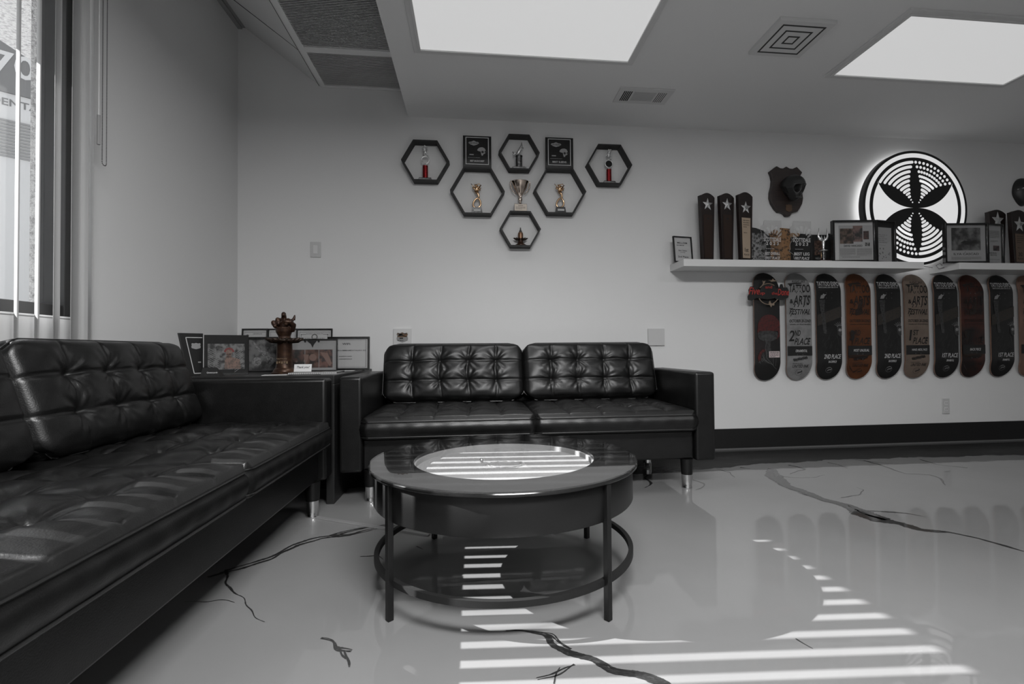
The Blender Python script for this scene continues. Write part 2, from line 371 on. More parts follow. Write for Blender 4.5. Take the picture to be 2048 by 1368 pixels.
# a stack of rock-like stone ornament on the sill seen between vanes
# ---- vertical blind
vanem = mat('vinyl_vane', .33, .55)
for i, (y, ang) in enumerate([(2.196, 46), (2.118, 74), (2.031, 66), (1.949, 45), (1.869, 45)]+[(1.869-.080*k, 45) for k in range(1, 27)]):
    vt = MB(); n = 7; w_ = .0385
    pr = [((j/(n-1)-.5)*2*w_, .006*(1-((j/(n-1)-.5)*2)**2)) for j in range(n)]
    vs = [(a, b_, z) for z in (0, 2.31) for a, b_ in pr]+[(a, b_+.0012, z) for z in (0, 2.31) for a, b_ in pr]
    fs = []
    for j in range(n-1): fs += [(j, j+1, n+j+1, n+j), (3*n+j, 3*n+j+1, 2*n+j+1, 2*n+j)]
    for q in (0, n-1): fs.append((q, n+q, 3*n+q, 2*n+q))
    vt.add(vs, fs)
    v = vt.build('blind_vane', vanem, None, (-1.527, y, .10), smooth=True, rot=(0, 0, math.radians(180-ang)))
    lab = {0: 'rightmost white vertical blind vane, beside the bead chain', 1: 'second white blind vane from the bead chain, over the dark window frame', 2: 'third white blind vane from the bead chain, over the dark frame edge', 3: 'fourth white blind vane from the bead chain, over the stucco edge', 4: 'leftmost fully seen white blind vane, crossing the outside numerals'}
    tag(v, lab.get(i, 'white vertical blind vane beyond the left edge of the view'), 'blind vane', 'vertical blind vanes')
hr = MB(); hr.box((-1.545, -.4, 2.412), (-1.46, 2.30, 2.46)); tag(hr.build('blind_headrail', whitepl, bevel=.003), 'white headrail carrying the vertical blind vanes above the window', 'blind rail')
wd = thing('blind_wand', 'thin white control wand with thicker grip beside the last vane', 'wand', (-1.5, 2.193, 1.609))
o = MB(); o.tube([(0,0,.10),(0,0,.82)], .003, 8); o.build('rod', whitepl, wd); o = MB(); o.tube([(0,0,0),(0,0,.12)], .006, 10); o.build('grip', mat('wand_grip', .3, .5), wd)
ch = MB(); pts = []
y0, y1 = 2.213, 2.237
z = 2.41
while z > 1.55: pts.append((0, y0, z)); pts.append((0, y1, z)); z -= .0062
for k in range(7): a = PI*k/6; pts.append((0, (y0+y1)/2-(y1-y0)/2*math.cos(a), 1.547-.012*math.sin(a)))
for p in pts: ch.ball((-1.5, p[1], p[2]), .0023, 6)
tag(ch.build('bead_chain', mat('bead_metal', .03, .4)), 'looped dark bead chain hanging beside the blind', 'bead chain')

# ---- ceiling lights
framem = mat('light_frame', .6, .5)
def ceiling_light(x0, x1, y0, y1, label, lamp=True, P=60, SP=None):
    t = thing('ceiling_light', label, 'ceiling light', ((x0+x1)/2, (y0+y1)/2, ZC), group='flat square ceiling lights'); hx, hy = (x1-x0)/2, (y1-y0)/2
    M = Matrix(((1,0,0,0),(0,0,1,0),(0,1,0,0),(0,0,0,1)))   # polygon plane x,y
    o = MB(); fr_ = .038; bx = lambda a: [(-hx-a, -hy-a), (hx+a, -hy-a), (hx+a, hy+a), (-hx-a, hy+a)]
    o.ring(bx(fr_), bx(.012), -.012, 0, M); o.ring(bx(.014), bx(0), -.018, 0, M); o.build('frame', framem, t, merge=True, bevel=.002)
    o = MB(); o.box((-hx, -hy, -.010), (hx, hy, -.003)); o.build('diffuser', diffm, t)
    if lamp:
        L = bpy.data.lights.new('panel_lamp', 'AREA'); L.shape = 'RECTANGLE'; L.size = x1-x0-.02; L.size_y = y1-y0-.02; L.energy = P; L.spread = math.radians(SP or LSPREAD)
        lo = bpy.data.objects.new('panel_lamp', L); C.objects.link(lo); lo.parent = t; lo.location = (0, 0, -.022)
LSPREAD = 100
ceiling_light(-.275, .895, 2.19, 2.765, 'bright square ceiling light nearest the hexagon shelves', P=PL1)
ceiling_light(2.185, 3.345, 2.235, 2.775, 'bright ceiling light at upper right, above the skateboard decks', P=PL2)
ceiling_light(-.275, .895, -.35, .22, 'unseen ceiling light added behind the viewer on the left', P=PL3, SP=180)  # unseen panel added as fill, brightens the back wall and ceiling
ceiling_light(2.185, 3.345, -.35, .22, 'unseen ceiling light added behind the viewer on the right', P=PL3*.15, SP=180)  # weaker partner of the added fill panel, also out of view
# square diffuser vent
t = thing('ceiling_vent', 'square ceiling air diffuser of nested squares between the two lights', 'air vent', (1.70, 2.472, ZC))
o = MB(); o.box((-.153, -.15, -.02), (.153, .15, 0)); o.build('plate', mat('vent_plate', .6, .7), t, bevel=.002)
dg = mat('vent_gap', .035, .8); M = Matrix(((1,0,0,0),(0,0,1,0),(0,1,0,0),(0,0,0,1)))
for a, w_ in ((.119, .009), (.076, .009), (.033, .009)):
    sq = lambda h: [(-h, -h), (h, -h), (h, h), (-h, h)]
    o = MB(); o.ring(sq(a), sq(a-w_), -.0212, -.0195, M); o.build('air_gap', dg, t)
# small register
t = thing('ceiling_register', 'small oblong ceiling register with louvres near the back wall', 'air vent', (1.123, 3.150, ZC))
o = MB(); o.box((-.18, -.095, -.008), (.18, .095, 0)); o.build('plate', MATS['vent_plate'], t, bevel=.002)
o = MB()
for k in range(5): o.box((-.145+k*.012, -.058, -.0092), (-.138+k*.012, .062, -.0078))
o.build('louvre_gaps', dark, t); o = MB()
for k in range(5): o.box((.085+k*.0125, -.058, -.0092), (.0885+k*.0125, .062, -.0078))
o.build('louvre_gaps', dark, t)
o = MB()
for k in range(14): o.box((-.075, -.055+k*.008, -.0105), (.07, -.0525+k*.008, -.0078))
o.build('louvres', mat('louvre_grey', .5, .7), t)
# ============================================================ SOFAS
def cushion(W, H, T, cols, rows, axis, seed=0, crown=.02, edge=.018, front_bulge=.012, res=.006, bulge=.010, dimple=.02, cols_off=None, mid_welt=True, rc=.05):
    """Button-tufted leather cushion. u in 0..W, v in 0..H, n = height of the tufted face. Returns (MB, piping paths)."""
    rs = np.random.RandomState(seed)
    nu, nv = int(W/res), int(H/res)
    def dens(n):   # denser near the edges
        t = np.linspace(0, 1, n); return t
    a = dens(nu)*2-1; bb_ = dens(nv)*2-1; A, B = np.meshgrid(a, bb_, indexing='ij')
    insx = rc*(1-np.sqrt(np.clip(1-np.clip((np.abs(B)*H/2-(H/2-rc))/rc, 0, 1)**2, 0, 1)))
    insy = rc*(1-np.sqrt(np.clip(1-np.clip((np.abs(A)*W/2-(W/2-rc))/rc, 0, 1)**2, 0, 1)))*.5
    U = W/2+A*(W/2-insx); Vv = H/2+B*(H/2-insy)
    d = np.minimum(np.minimum(1-np.abs(A), 1)*W/2, (1-np.abs(B))*H/2)
    dd = np.clip(d/edge, 0, 1); N = T-edge*(1-np.sqrt(1-(1-dd)**2))
    N = N+crown*(1-np.abs(A)**3)*(1-np.abs(B)**3)
    pu = (A+1)/2*cols; pv = (B+1)/2*rows
    wob = .06*np.sin(pv*2.1+seed)
    su = np.abs(np.sin(PI*(pu+wob*np.clip(np.sin(PI*(A+1)/2), 0, 1)))); sv = np.abs(np.sin(PI*pv))
    inner = np.clip(d/.05, 0, 1)
    N += bulge*((su*sv)**.55-.4)*inner
    # creases
    for k in range(1, rows):
        dist = np.abs((pv-k)/rows*H); N -= .0055*np.exp(-(dist/.006)**2)*np.clip(d/.01, 0, 1)
    for k in range(1, cols):
        dist = np.abs((pu+wob*np.clip(np.sin(PI*(A+1)/2), 0, 1)-k)/cols*W); N -= .0035*np.exp(-(dist/.006)**2)*np.clip(d/.01, 0, 1)
    # buttons with radiating folds
    for k in range(1, cols):
        for r in range(1, rows):
            cu = W*k/cols; cv = H*r/rows; X = U-cu; Y = Vv-cv; rr = np.hypot(X, Y)+1e-6; th = np.arctan2(Y, X)
            N -= dimple*np.exp(-(rr/.028)**1.2)
            ph = rs.rand()*6; N += .0022*np.sin(th*7+ph)*np.exp(-((rr-.03)/.03)**2)+.0016*np.sin(th*11+ph*2)*np.exp(-((rr-.05)/.03)**2)
    for k in range(7):   # soft puckers
        kx, ky, ph = rs.uniform(8, 45), rs.uniform(10, 60), rs.rand()*6; N += .0007*np.sin(U*kx+Vv*ky*(1 if k % 2 else -1)+ph)*inner
    mb = MB(); P = np.stack([U, Vv, N], -1)
    ring = [(i, 0) for i in range(nu)]+[(nu-1, j) for j in range(1, nv)]+[(i, nv-1) for i in range(nu-2, -1, -1)]+[(0, j) for j in range(nv-2, 0, -1)]
    ctr = np.array([W/2, H/2])
    verts = [tuple(p) for p in P.reshape(-1, 3)]; idx = lambda i, j: i*nv+j
    faces = [(idx(i, j), idx(i+1, j), idx(i+1, j+1), idx(i, j+1)) for i in range(nu-1) for j in range(nv-1)]
    base = [idx(i, j) for i, j in ring]; R0 = P[[r[0] for r in ring], [r[1] for r in ring]]
    # outward normals round the ring
    tg = np.roll(R0[:, :2], -1, 0)-np.roll(R0[:, :2], 1, 0); nn = np.stack([tg[:, 1], -tg[:, 0]], -1); nn /= np.linalg.norm(nn, axis=1, keepdims=True)+1e-9
    e0 = T-edge; prof = [(.004, e0-.004), (.002, e0-.009), (.006+front_bulge*.5, e0-.02), (front_bulge+.006, e0-.42*(e0)), (front_bulge*.8+.004, .022+.1*T), (.003, .018), (.006, .012), (-.004, .004), (-.03, 0)]
    prev = base; n = len(base); paths = [[], []]
    L = np.r_[0, np.cumsum(np.hypot(*(np.roll(R0[:, :2], -1, 0)-R0[:, :2]).T))][:-1]
    for q, (off, z) in enumerate(prof):
        start = len(verts); w_ = .0008*np.sin(L*70+seed)+.0008*np.sin(L*31)
        for k in range(n):
            o_ = off+(w_[k] if 1 < q < 5 else 0)
            verts.append((R0[k, 0]+nn[k, 0]*o_, R0[k, 1]+nn[k, 1]*o_, z))
        cur = list(range(start, start+n))
        for k in range(n): faces.append((prev[(k+1) % n], prev[k], cur[k], cur[(k+1) % n]))
        prev = cur
    faces.append(tuple(prev[::-1]))
    for off, z, t in ((.0045, e0-.006, 0), (.0065, .0155, 1)): paths[t] = [(R0[k, 0]+nn[k, 0]*off, R0[k, 1]+nn[k, 1]*off, z) for k in range(0, n, 3)]
    if axis == 'z': Mx = Matrix.Identity(4)
    else: Mx = Matrix(((1,0,0,0),(0,0,-1,0),(0,1,0,0),(0,0,0,1)))
    mb.add(verts, faces, Mx)
    pm = MB()
    for p in (paths if mid_welt else paths[:1]): pm.tube(p, .0032, 6, True, Mx)
    return mb, pm
_cu = {}
def sofa(loc, rotz, label, seed):
    t = thing('sofa', label, 'sofa', loc, (0, 0, rotz), 'tufted black leather sofas')
    Wd, aw, dp = 1.98, .112, .80
    # arms
    for x in (0, Wd-aw):
        o = MB(); o.box((x, 0, .155), (x+aw, dp-.02, .635)); a = o.build('arm', leather, t, smooth='auto', bevel=.014, bseg=3)
        p = MB()
        for xx in (x+.010, x+aw-.010): p.tube([(xx, .003, .165), (xx, .003, .615), (xx, .008, .6275), (xx, .03, .6335), (xx, dp-.05, .6335)], .0026, 6)
        p.build('piping', pipingm, a)
    o = MB(); o.box((aw-.002, .035, .16), (Wd-aw+.002, dp-.06, .315)); r = o.build('base_rail', leather, t, smooth='auto', bevel=.008)
    o = MB(); o.box((aw, dp-.09, .315), (Wd-aw, dp-.02, .70)); o.build('back_frame', leather, t, smooth='auto', bevel=.02, bseg=3)
    cw = (Wd-2*aw)/2-.003
    for k in range(2):
        key = ('s', k)
        if key not in _cu: _cu[key] = cushion(cw, .70, .118, 5, 4, 'z', 3+k, crown=.016, edge=.02, front_bulge=.010, dimple=.024, bulge=.015, rc=.016)
        mb, pm = _cu[key]; x = aw+.003+k*(cw+.001)
        s = mb.build('seat_cushion', leather, t, (x, -.022, .316), smooth=True); pm.build('piping', pipingm, s)
        key = ('b', k)
        if key not in _cu: _cu[key] = cushion(cw-.004, .375, .15, 5, 3, 'y', 11+k, crown=.022, edge=.035, front_bulge=.004, dimple=.022, bulge=.009)
        mb, pm = _cu[key]
        bc = mb.build('back_cushion', leather, t, (x+.002, .665, .415), smooth=True, rot=(math.radians(-18), 0, 0)); pm.build('piping', pipingm, bc)
    for x, y in ((.145, .05), (Wd-.145, .05), (.145, dp-.12), (Wd-.145, dp-.12)):
        o = MB(); o.lathe([(.030, .075), (.034, .16)], 24); lg = o.build('leg', leather, t, (x, y, 0), smooth='auto')
        o = MB(); o.lathe([(.028, 0), (.0285, .004), (.027, .008), (.0275, .074), (.029, .078)], 24); o.build('chrome_foot', chrome, lg, smooth='auto')
        tag(lg.children[0], 'chrome foot')
    return t
sofa((-.67, 2.60, 0), 0, 'black button-tufted leather two-seat sofa against the back wall, behind the round table', 0)
sofa((-.695, .60, 0), PI/2, 'black button-tufted leather sofa along the left wall under the window', 5)

# ============================================================ CORNER TABLE
t = thing('corner_table', 'low black square corner table between the two sofas', 'side table', (-1.13, 3.09, 0))
cx0, cx1, cy0, cy1 = -.44, .435, -.475, .47
TZ = .645
o = MB(); o.box((cx0, cy0+.0, TZ-.045), (cx1, cy1, TZ)); o.build('tabletop', blackpaint, t, bevel=.003)
for x in (cx0, cx1-.04):
    o = MB(); o.box((x, cy0+.0, 0), (x+.04, cy1, TZ-.045)); o.build('side_panel', blackpaint, t, bevel=.003)

# ============================================================ ROUND TABLE
TX, TY = .106, 1.733
t = thing('coffee_table', 'round black metal coffee table with glass top over a pale sand tray', 'coffee table', (TX, TY, 0))
o = MB(); n = 128
o.lathe([(.402, .275), (.431, .275), (.433, .278), (.433, .380), (.431, .383), (.31, .383), (.31, .352), (.30, .352), (.30, .3), (.40, .3)], n, cap=False)
o.build('drum', blackmetal, t, smooth='auto')
o = MB(); o.lathe([(.425, .3835), (.447, .3835), (.449, .386), (.449, .3915), (.447, .394), (.306, .394), (.306, .3835), (.425, .3835)], n, cap=False); rim = o.build('rim', blackgloss, t, smooth='auto')
o = MB(); o.lathe([(.0, .3945), (.4475, .3945), (.450, .3965), (.4475, .3990), (0, .3990)], n, cap=False); gt = o.build('glass_top', glass_mat('table_glass', .97), t, smooth='auto')
sand = mat('white_sand', .30, 1., spec=.05)
nt = sand.node_tree; b = nt.nodes['Principled BSDF']
wv = nt.nodes.new('ShaderNodeTexWave'); wv.inputs['Scale'].default_value = 55; wv.inputs['Distortion'].default_value = 1.5; wv.inputs['Detail Scale'].default_value = 6
wv2 = nt.nodes.new('ShaderNodeTexWave'); wv2.bands_direction = 'Y'; wv2.inputs['Scale'].default_value = 75; wv2.inputs['Distortion'].default_value = 2.5
tcn = nt.nodes.new('ShaderNodeTexCoord'); mm = nt.nodes.new('ShaderNodeMath'); mm.operation = 'MULTIPLY'
for x_ in (wv, wv2): nt.links.new(tcn.outputs['Object'], x_.inputs['Vector'])
nt.links.new(wv.outputs['Fac'], mm.inputs[0]); nt.links.new(wv2.outputs['Fac'], mm.inputs[1])
bp = nt.nodes.new('ShaderNodeBump'); bp.inputs['Strength'].default_value = .35; bp.inputs['Distance'].default_value = .0012
nt.links.new(mm.outputs[0], bp.inputs['Height']); nt.links.new(bp.outputs['Normal'], b.inputs['Normal'])
SZ = .366
o = MB(); o.lathe([(.0, SZ-.01), (.3095, SZ-.01), (.3095, SZ), (0, SZ)], n, cap=False); sb = o.build('sand_tray', sand, t)
tag(sb, 'pale sand tray with drawn lines')
o = MB(); o.lathe([(.3, SZ), (.3, .3825), (.3085, .3825), (.3085, SZ)], n, cap=False); o.build('tray_wall', mat('tray_white', .34, .6), t, smooth='auto')
o = MB(); bpnt = atz(963, 925, SZ); o.ball((bpnt[0]-TX, bpnt[1]-TY, SZ+.007), .0075, 18); bl = o.build('steel_ball', chrome, t, smooth=True)
e0 = atz(1011, 929, SZ); o = MB(); pts = []
for k in range(90):
    a = 2*PI*k/90; r_ = 1+.05*math.sin(a*14); pts.append((e0[0]-TX+.064*r_*math.cos(a), e0[1]-TY+.045*r_*math.sin(a), SZ+.0005))
o.tube(pts, .003, 6, True); pts = [(p[0]*1, p[1]*1, p[2]) for p in [(e0[0]-TX+.054*math.cos(2*PI*k/60), e0[1]-TY+.033*math.sin(2*PI*k/60), SZ+.0003) for k in range(60)]]
o.tube(pts, .002, 6, True); o.build('sand_ridge', sand, t, smooth=True)
for px, py in ((781,1240),(1218,1241),(1172.3,1076.5),(868.3,1076.5)):
    p = atz(px, py, 0); a = math.atan2(p[1]-TY, p[0]-TX); r_ = .437
    o = MB(); o.box((-.009, -.009, .0), (.009, .009, .383)); o.build('leg', blackmetal, t, (r_*math.cos(a), r_*math.sin(a), 0), rot=(0, 0, a), bevel=.002)
o = MB(); o.lathe([(.417, .095), (.432, .095), (.432, .113), (.417, .113), (.417, .095)], n, cap=False); o.build('foot_ring', mat('black_ring_metal', .008, .62, spec=.4), t, smooth='auto')

# floor cable cover strip
a, b_ = atz(634, 1036, 0), atz(858, 1072, 0); d_ = (b_-a); L = d_.length
o = MB(); o.add([(x, y, z) for x in (0, L) for y, z in ((-.012, 0), (-.007, .006), (.007, .006), (.012, 0))], [(0,1,2,3),(7,6,5,4),(0,4,5,1),(1,5,6,2),(2,6,7,3),(3,7,4,0)])
tag(o.build('cable_cover', mat('grey_pvc', .18, .45), None, (a[0], a[1], .001), rot=(0, 0, math.atan2(d_[1], d_[0])), merge=True), 'grey plastic cable cover strip lying on the floor from sofa foot to table', 'cable cover')
# ============================================================ WALL PLATES
def plate(name, label, cat, px0, py0, px1, py1, extra=None, m=None, depth=.008):
    a, b_ = aty(px0, py0, D), aty(px1, py1, D); cx, cz = (a[0]+b_[0])/2, (a[2]+b_[2])/2; w_, h_ = b_[0]-a[0], a[2]-b_[2]
    t = thing(name, label, cat, (cx, D, cz)); o = MB(); o.box((-w_/2, -depth, -h_/2), (w_/2, 0, h_/2)); o.build('plate', m or whitepl, t, bevel=.002)
    if extra: extra(t, w_, h_, -depth)
    return t
plg = mat('plate_grey', .5, .5)
def sw(t, w_, h_, y):
    o = MB(); o.box((-w_*.2, y-.003, -h_*.28), (w_*.2, y, h_*.28)); o.build('rocker', whitepl, t, bevel=.001)
plate('light_switch', 'white rocker light switch on the back wall left of the shelves', 'light switch', 621, 484, 642, 515, sw, plg)
def out(t, w_, h_, y):
    o = MB()
    for s in (1, -1): o.box((-w_*.24, y-.002, s*h_*.2-h_*.13), (w_*.24, y, s*h_*.2+h_*.13))
    o.build('socket_face', whitepl, t, bevel=.001)
    o = MB()
    for s in (1, -1):
        o = MB()
        for q in (-1, 1): o.box((q*w_*.1-.001, y-.0025, s*h_*.2-.004), (q*w_*.1+.001, y-.002, s*h_*.2+.006))
        o.build('slots', dark, t)
plate('wall_outlet', 'white electrical outlet low on the wall below the decks', 'outlet', 1883, 797, 1898, 827, out, plg)
plate('blank_plate', 'blank white wall plate just above the right sofa cushion', 'wall plate', 1295, 657.5, 1328, 691, None, plg, .014)
def badge_poly(cx, cz, w_, h_):
    P = [(-.5,.30),(-.42,.46),(-.2,.40),(0,.5),(.2,.40),(.42,.46),(.5,.30),(.44,.12),(.5,-.1),(.46,-.32),(.22,-.42),(0,-.5),(-.22,-.42),(-.46,-.32),(-.5,-.1),(-.44,.12)]
    return [(cx+x*w_, cz+z*h_) for x, z in P]
def card(t, w_, h_, y):
    o = MB(); o.prism(badge_poly(0, 0, w_*.64, h_*.6), y-.001, y); o.build('badge', mat('badge_grey', .22, .6), t)
    o = MB(); o.prism([(x, z) for x, z in badge_poly(0, 0, w_*.6, h_*.56) if z > .004]+[(w_*.27, .002), (-w_*.27, .002)][::-1], y-.0016, y-.001); o.build('badge_panel', mat('badge_orange', (.13, .07, .035), .6), t)
    o = MB(); textlines(o, 0, h_*.2, w_*.5, 2, .012, .006, y-.0022); textlines(o, 0, -h_*.05, w_*.3, 1, .01, .009, y-.0022); textlines(o, 0, -h_*.18, w_*.48, 1, .01, .004, y-.0022); o.build('lettering', ink, t)
plate('badge_plate', 'white wall plate with a small orange and grey badge above the sofa', 'wall plate', 787, 657.6, 823, 692, card, mat('plate_white', .55, .5), .012)

# ============================================================ HEXAGON SHELVES
HD = .075
def hexpoly(R, cx=0, cz=0): return [(cx+R*math.cos(PI/3*k), cz+R*math.sin(PI/3*k)) for k in range(6)]
def hexshelf(l, t_, r, label):
    k = HD/D
    w_ = ((r-l)-abs(k*(946-(l+r)/2)))/(1-k/2); hh = w_*math.sqrt(3)/2
    cxp = (l+w_/2) if (l+r)/2 < 946 else (r-w_/2); czp = t_+hh/2
    y = D-HD; a = aty(cxp-w_/2, czp, y); b_ = aty(cxp+w_/2, czp, y); R_ = (b_[0]-a[0])/2; c_ = (a+b_)/2
    t = thing('hexagon_shelf', label, 'wall shelf', (c_[0], D-HD/2, c_[2]), group='black hexagon wall shelves')
    o = MB(); o.ring(hexpoly(R_), hexpoly(R_-.0135), -HD/2, HD/2); o.build('shelf_box', hexm, t, bevel=.0008, merge=True)
    return t, c_, R_
H1 = hexshelf(801.7, 278.6, 899.8, 'far left hexagon shelf holding a red trophy with an open ring')
H2 = hexshelf(900.8, 333.5, 1009.9, 'hexagon shelf under the left black plaque, holding a gold trophy')
H3 = hexshelf(996.2, 268.0, 1079.7, 'top middle hexagon shelf between the two black plaques')
H4 = hexshelf(1065.3, 336.0, 1173.0, 'hexagon shelf under the right black plaque, holding a gold trophy')
H5 = hexshelf(1169.5, 289.0, 1264.8, 'far right hexagon shelf holding a red trophy with a black disc')
H6 = hexshelf(998.4, 421.5, 1082.2, 'bottom hexagon shelf holding the brown bottle trophy, under the cup')
def hexfloor(Hx): return Hx[1][2]-(Hx[2]-.0135)*math.sqrt(3)/2
def hextop(Hx): return Hx[1][2]+Hx[2]*math.sqrt(3)/2
# metallic figure helper: clustered small limbs
def figure(mb, cx, z0, w_, h_, seed, n=9, th=.004):
    r = random.Random(seed)
    mb.ball((cx, 0, z0+h_*.55), (w_*.22, w_*.16, h_*.3), 10)
    for k in range(n):
        a = (cx+r.uniform(-.2, .2)*w_, r.uniform(-.008, .008), z0+r.uniform(.1, .7)*h_); e = (cx+r.uniform(-.5, .5)*w_, r.uniform(-.012, .012), z0+r.uniform(.3, 1.)*h_)
        m_ = ((a[0]+e[0])/2+r.uniform(-.15, .15)*w_, (a[1]+e[1])/2, (a[2]+e[2])/2+r.uniform(0, .15)*h_); mb.tube([a, m_, e], [th, th*.9, th*.5], 6)
    for k in range(4): mb.ball((cx+r.uniform(-.35, .35)*w_, -.005, z0+r.uniform(.5, .95)*h_), th*1.5, 8)
marble = mat('grey_marble', .3, .25, var=(40, .12, .4, .7))
def ring_trophy(Hx, pxc, black, label):
    z0 = hexfloor(Hx); x = aty(pxc, 320, D-.04)[0]; t = thing('ring_trophy', label, 'trophy', (x, D-.040, z0), group='red column ring trophies'); hs = (Hx[2]-.0135)*math.sqrt(3)
    o = MB(); o.add([(-.05,-.028,0),(.05,-.028,0),(.05,.028,0),(-.05,.028,0),(-.042,-.022,.014),(.042,-.022,.014),(.042,.022,.014),(-.042,.022,.014)], [(0,3,2,1),(4,5,6,7),(0,1,5,4),(1,2,6,5),(2,3,7,6),(3,0,4,7)]); o.build('base', marble, t)
    o = MB(); o.box((-.042, -.022, .014), (.042, .022, .017)); o.build('base_cap', blackgloss, t)
    H_ = hs-.012; ch_ = H_*.35
    o = MB(); o.lathe([(.0185, .017), (.0185, .017+ch_)], 28); o.lathe([(.019, .017), (.019, .020)], 28); o.build('column', redmet, t, smooth='auto')
    o = MB(); o.lathe([(.0195, .017+ch_), (.0195, .021+ch_), (.006, .024+ch_), (.005, .032+ch_)], 20); rz = .032+ch_+.027
    o.tube([(.026*math.cos(2*PI*k/32), 0, rz+.026*math.sin(2*PI*k/32)) for k in range(32)], .0035, 8, True)
    for k in range(20): a = 2*PI*k/20; o.ball((.0285*math.cos(a), -.001, rz+.0285*math.sin(a)), .0026, 6)
    o.build('ring', silver, t, smooth=True)
    if black: o = MB(); o.lathe([(.0, -.003), (.0245, -.003), (.0245, .003), (0, .003)], 32, Matrix.Translation((0, 0, rz)) @ Matrix.Rotation(PI/2, 4, 'X'), cap=False); o.build('disc', blackgloss, t)
    o = MB(); z1 = rz+.028; o.box((-.018, -.01, z1), (.018, .01, z1+.004)); figure(o, 0, z1+.004, .05, H_-z1-.006, 3 if black else 4, 10, .0045); o.build('figure', silver, t, smooth=True)
ring_trophy(H1, 850.5, False, 'silver and red trophy with open ring in the far left hexagon')
ring_trophy(H5, 1217.5, True, 'silver and red trophy with black disc in the far right hexagon')
def gold_trophy(Hx, pxc, pz, label, m_):
    z0 = hexfloor(Hx); x = aty(pxc, 400, D-.04)[0]; t = thing('figure_trophy', label, 'trophy', (x, D-.04, z0), group='gold figure trophies')
    o = MB(); o.add([(-.038,-.026,0),(.038,-.026,0),(.038,.026,0),(-.038,.026,0),(-.032,-.02,.042),(.032,-.02,.042),(.032,.02,.042),(-.032,.02,.042)], [(0,3,2,1),(4,5,6,7),(0,1,5,4),(1,2,6,5),(2,3,7,6),(3,0,4,7)]); o.build('base', m_, t)
    o = MB(); o.box((-.024, -.0285, .012), (.024, -.0225, .026)); o.build('nameplate', paper, t)
    o = MB(); pts = []
    for k in range(28): a = 2*PI*k/28; pts.append((.026*math.cos(a)*(1-.25*math.sin(a))+.004*math.sin(a), 0, .077+.034*math.sin(a)))
    o.tube(pts, .0065, 8, True); o.tube([(.008, 0, .108), (.014, 0, .125), (.008, -.002, .14), (-.004, 0, .16)], [.008, .007, .009, .011], 8)
    figure(o, -.002, .135, .07, .082, 8, 12, .0048); o.tube([(-.01, 0, .18), (-.03, 0, .2), (-.042, -.003, .214)], [.004, .003, .002], 6); o.tube([(-.02, 0, .205), (.02, -.003, .214), (.026, 0, .2)], .003, 6)
    o.build('figure', gold, t, smooth=True)
gold_trophy(H2, 954, 0, 'gold tattoo machine figure trophy on pale base in the left large hexagon', marble)
gold_trophy(H4, 1120.5, 0, 'gold figure trophy on dark base in the right large hexagon', mat('dark_marble', .05, .3))
# silver figure trophy in the top hexagon
t = thing('column_trophy', 'silver column trophy with leaning figure in the top middle hexagon', 'trophy', (aty(1038, 330, D-.04)[0], D-.04, hexfloor(H3)))
o = MB(); o.box((-.05, -.028, 0), (.05, .028, .014)); o.build('base', marble, t, bevel=.002)
o = MB(); o.box((-.04, -.022, .014), (.04, .022, .0175)); o.build('base_cap', blackgloss, t)
o = MB(); o.lathe([(.024, .0175), (.024, .095)], 28); o.lathe([(.026, .095), (.026, .100), (.012, .104)], 28); o.build('column', mat('smoke_metal', .3, .25, 1, var=(60, .1, .4, .6)), t, smooth='auto')
o = MB(); o.tube([(-.01, 0, .104), (.0, 0, .13), (.012, 0, .155), (.02, 0, .175), (.021, 0, .2)], [.008, .013, .011, .006, .002], 8); o.tube([(-.01, 0, .12), (-.035, -.004, .116), (-.045, 0, .128)], [.007, .005, .003], 6); o.ball((-.036, 0, .108), .009, 8); o.tube([(.005, 0, .15), (.022, -.004, .15), (.03, 0, .16)], .005, 6); o.build('figure', silver, t, smooth=True)
# cup
t = thing('cup_trophy', 'pale gold two-handled cup trophy standing on the bottom hexagon shelf', 'trophy', (aty(1040.5, 400, D-.04)[0], D-.038, hextop(H6)))
o = MB(); o.box((-.045, -.03, 0), (.045, .03, .052)); o.build('base', blackgloss, t, bevel=.001)
o = MB(); o.box((-.044, -.0315, .002), (.044, -.0295, .05)); o.build('nameplate', mat('pale_brass_plate', (.5, .44, .38), .5, .2), t)
o = MB(); put_text(o, 'Juliet', 0, .038, .034, .009, -.032, shear=.3); textlines(o, 0, .028, .07, 3, .007, .0022, -.032); o.build('lettering', ink, t)
cupm = mat('cup_metal', (.62, .52, .45), .15, 1)
o = MB(); prof = [(.016, .052), (.014, .058), (.006, .066), (.006, .075), (.014, .083), (.016, .093), (.012, .103), (.010, .112), (.024, .14), (.045, .175), (.06, .215), (.064, .218), (.064, .222), (.057, .222)]
n = 48; vs = []; fs = []
for k, (r_, z) in enumerate(prof):
    for i in range(n):
        a = 2*PI*i/n; rr = r_*(1+.05*math.cos(a*8)*(1 if .11 < z < .21 else 0)); vs.append((rr*math.cos(a), rr*math.sin(a)*.72, z))
for k in range(len(prof)-1):
    for i in range(n): j = (i+1) % n; fs.append((k*n+i, k*n+j, (k+1)*n+j, (k+1)*n+i))
fs.append(tuple((len(prof)-1)*n+i for i in range(n))); o.add(vs, fs); o.build('cup', cupm, t, smooth=True)
for s in (-1, 1):
    o = MB(); o.tube([(s*.05, 0, .212), (s*.066, 0, .226), (s*.072, 0, .21), (s*.069, 0, .18), (s*.052, 0, .15), (s*.03, 0, .128)], [.003, .0035, .0035, .0035, .003, .003], 8)
    for k in range(7): o.ball((s*(.072-.003*k), 0, .215-.011*k), .004, 6)
    o.build('handle', cupm, t, smooth=True)
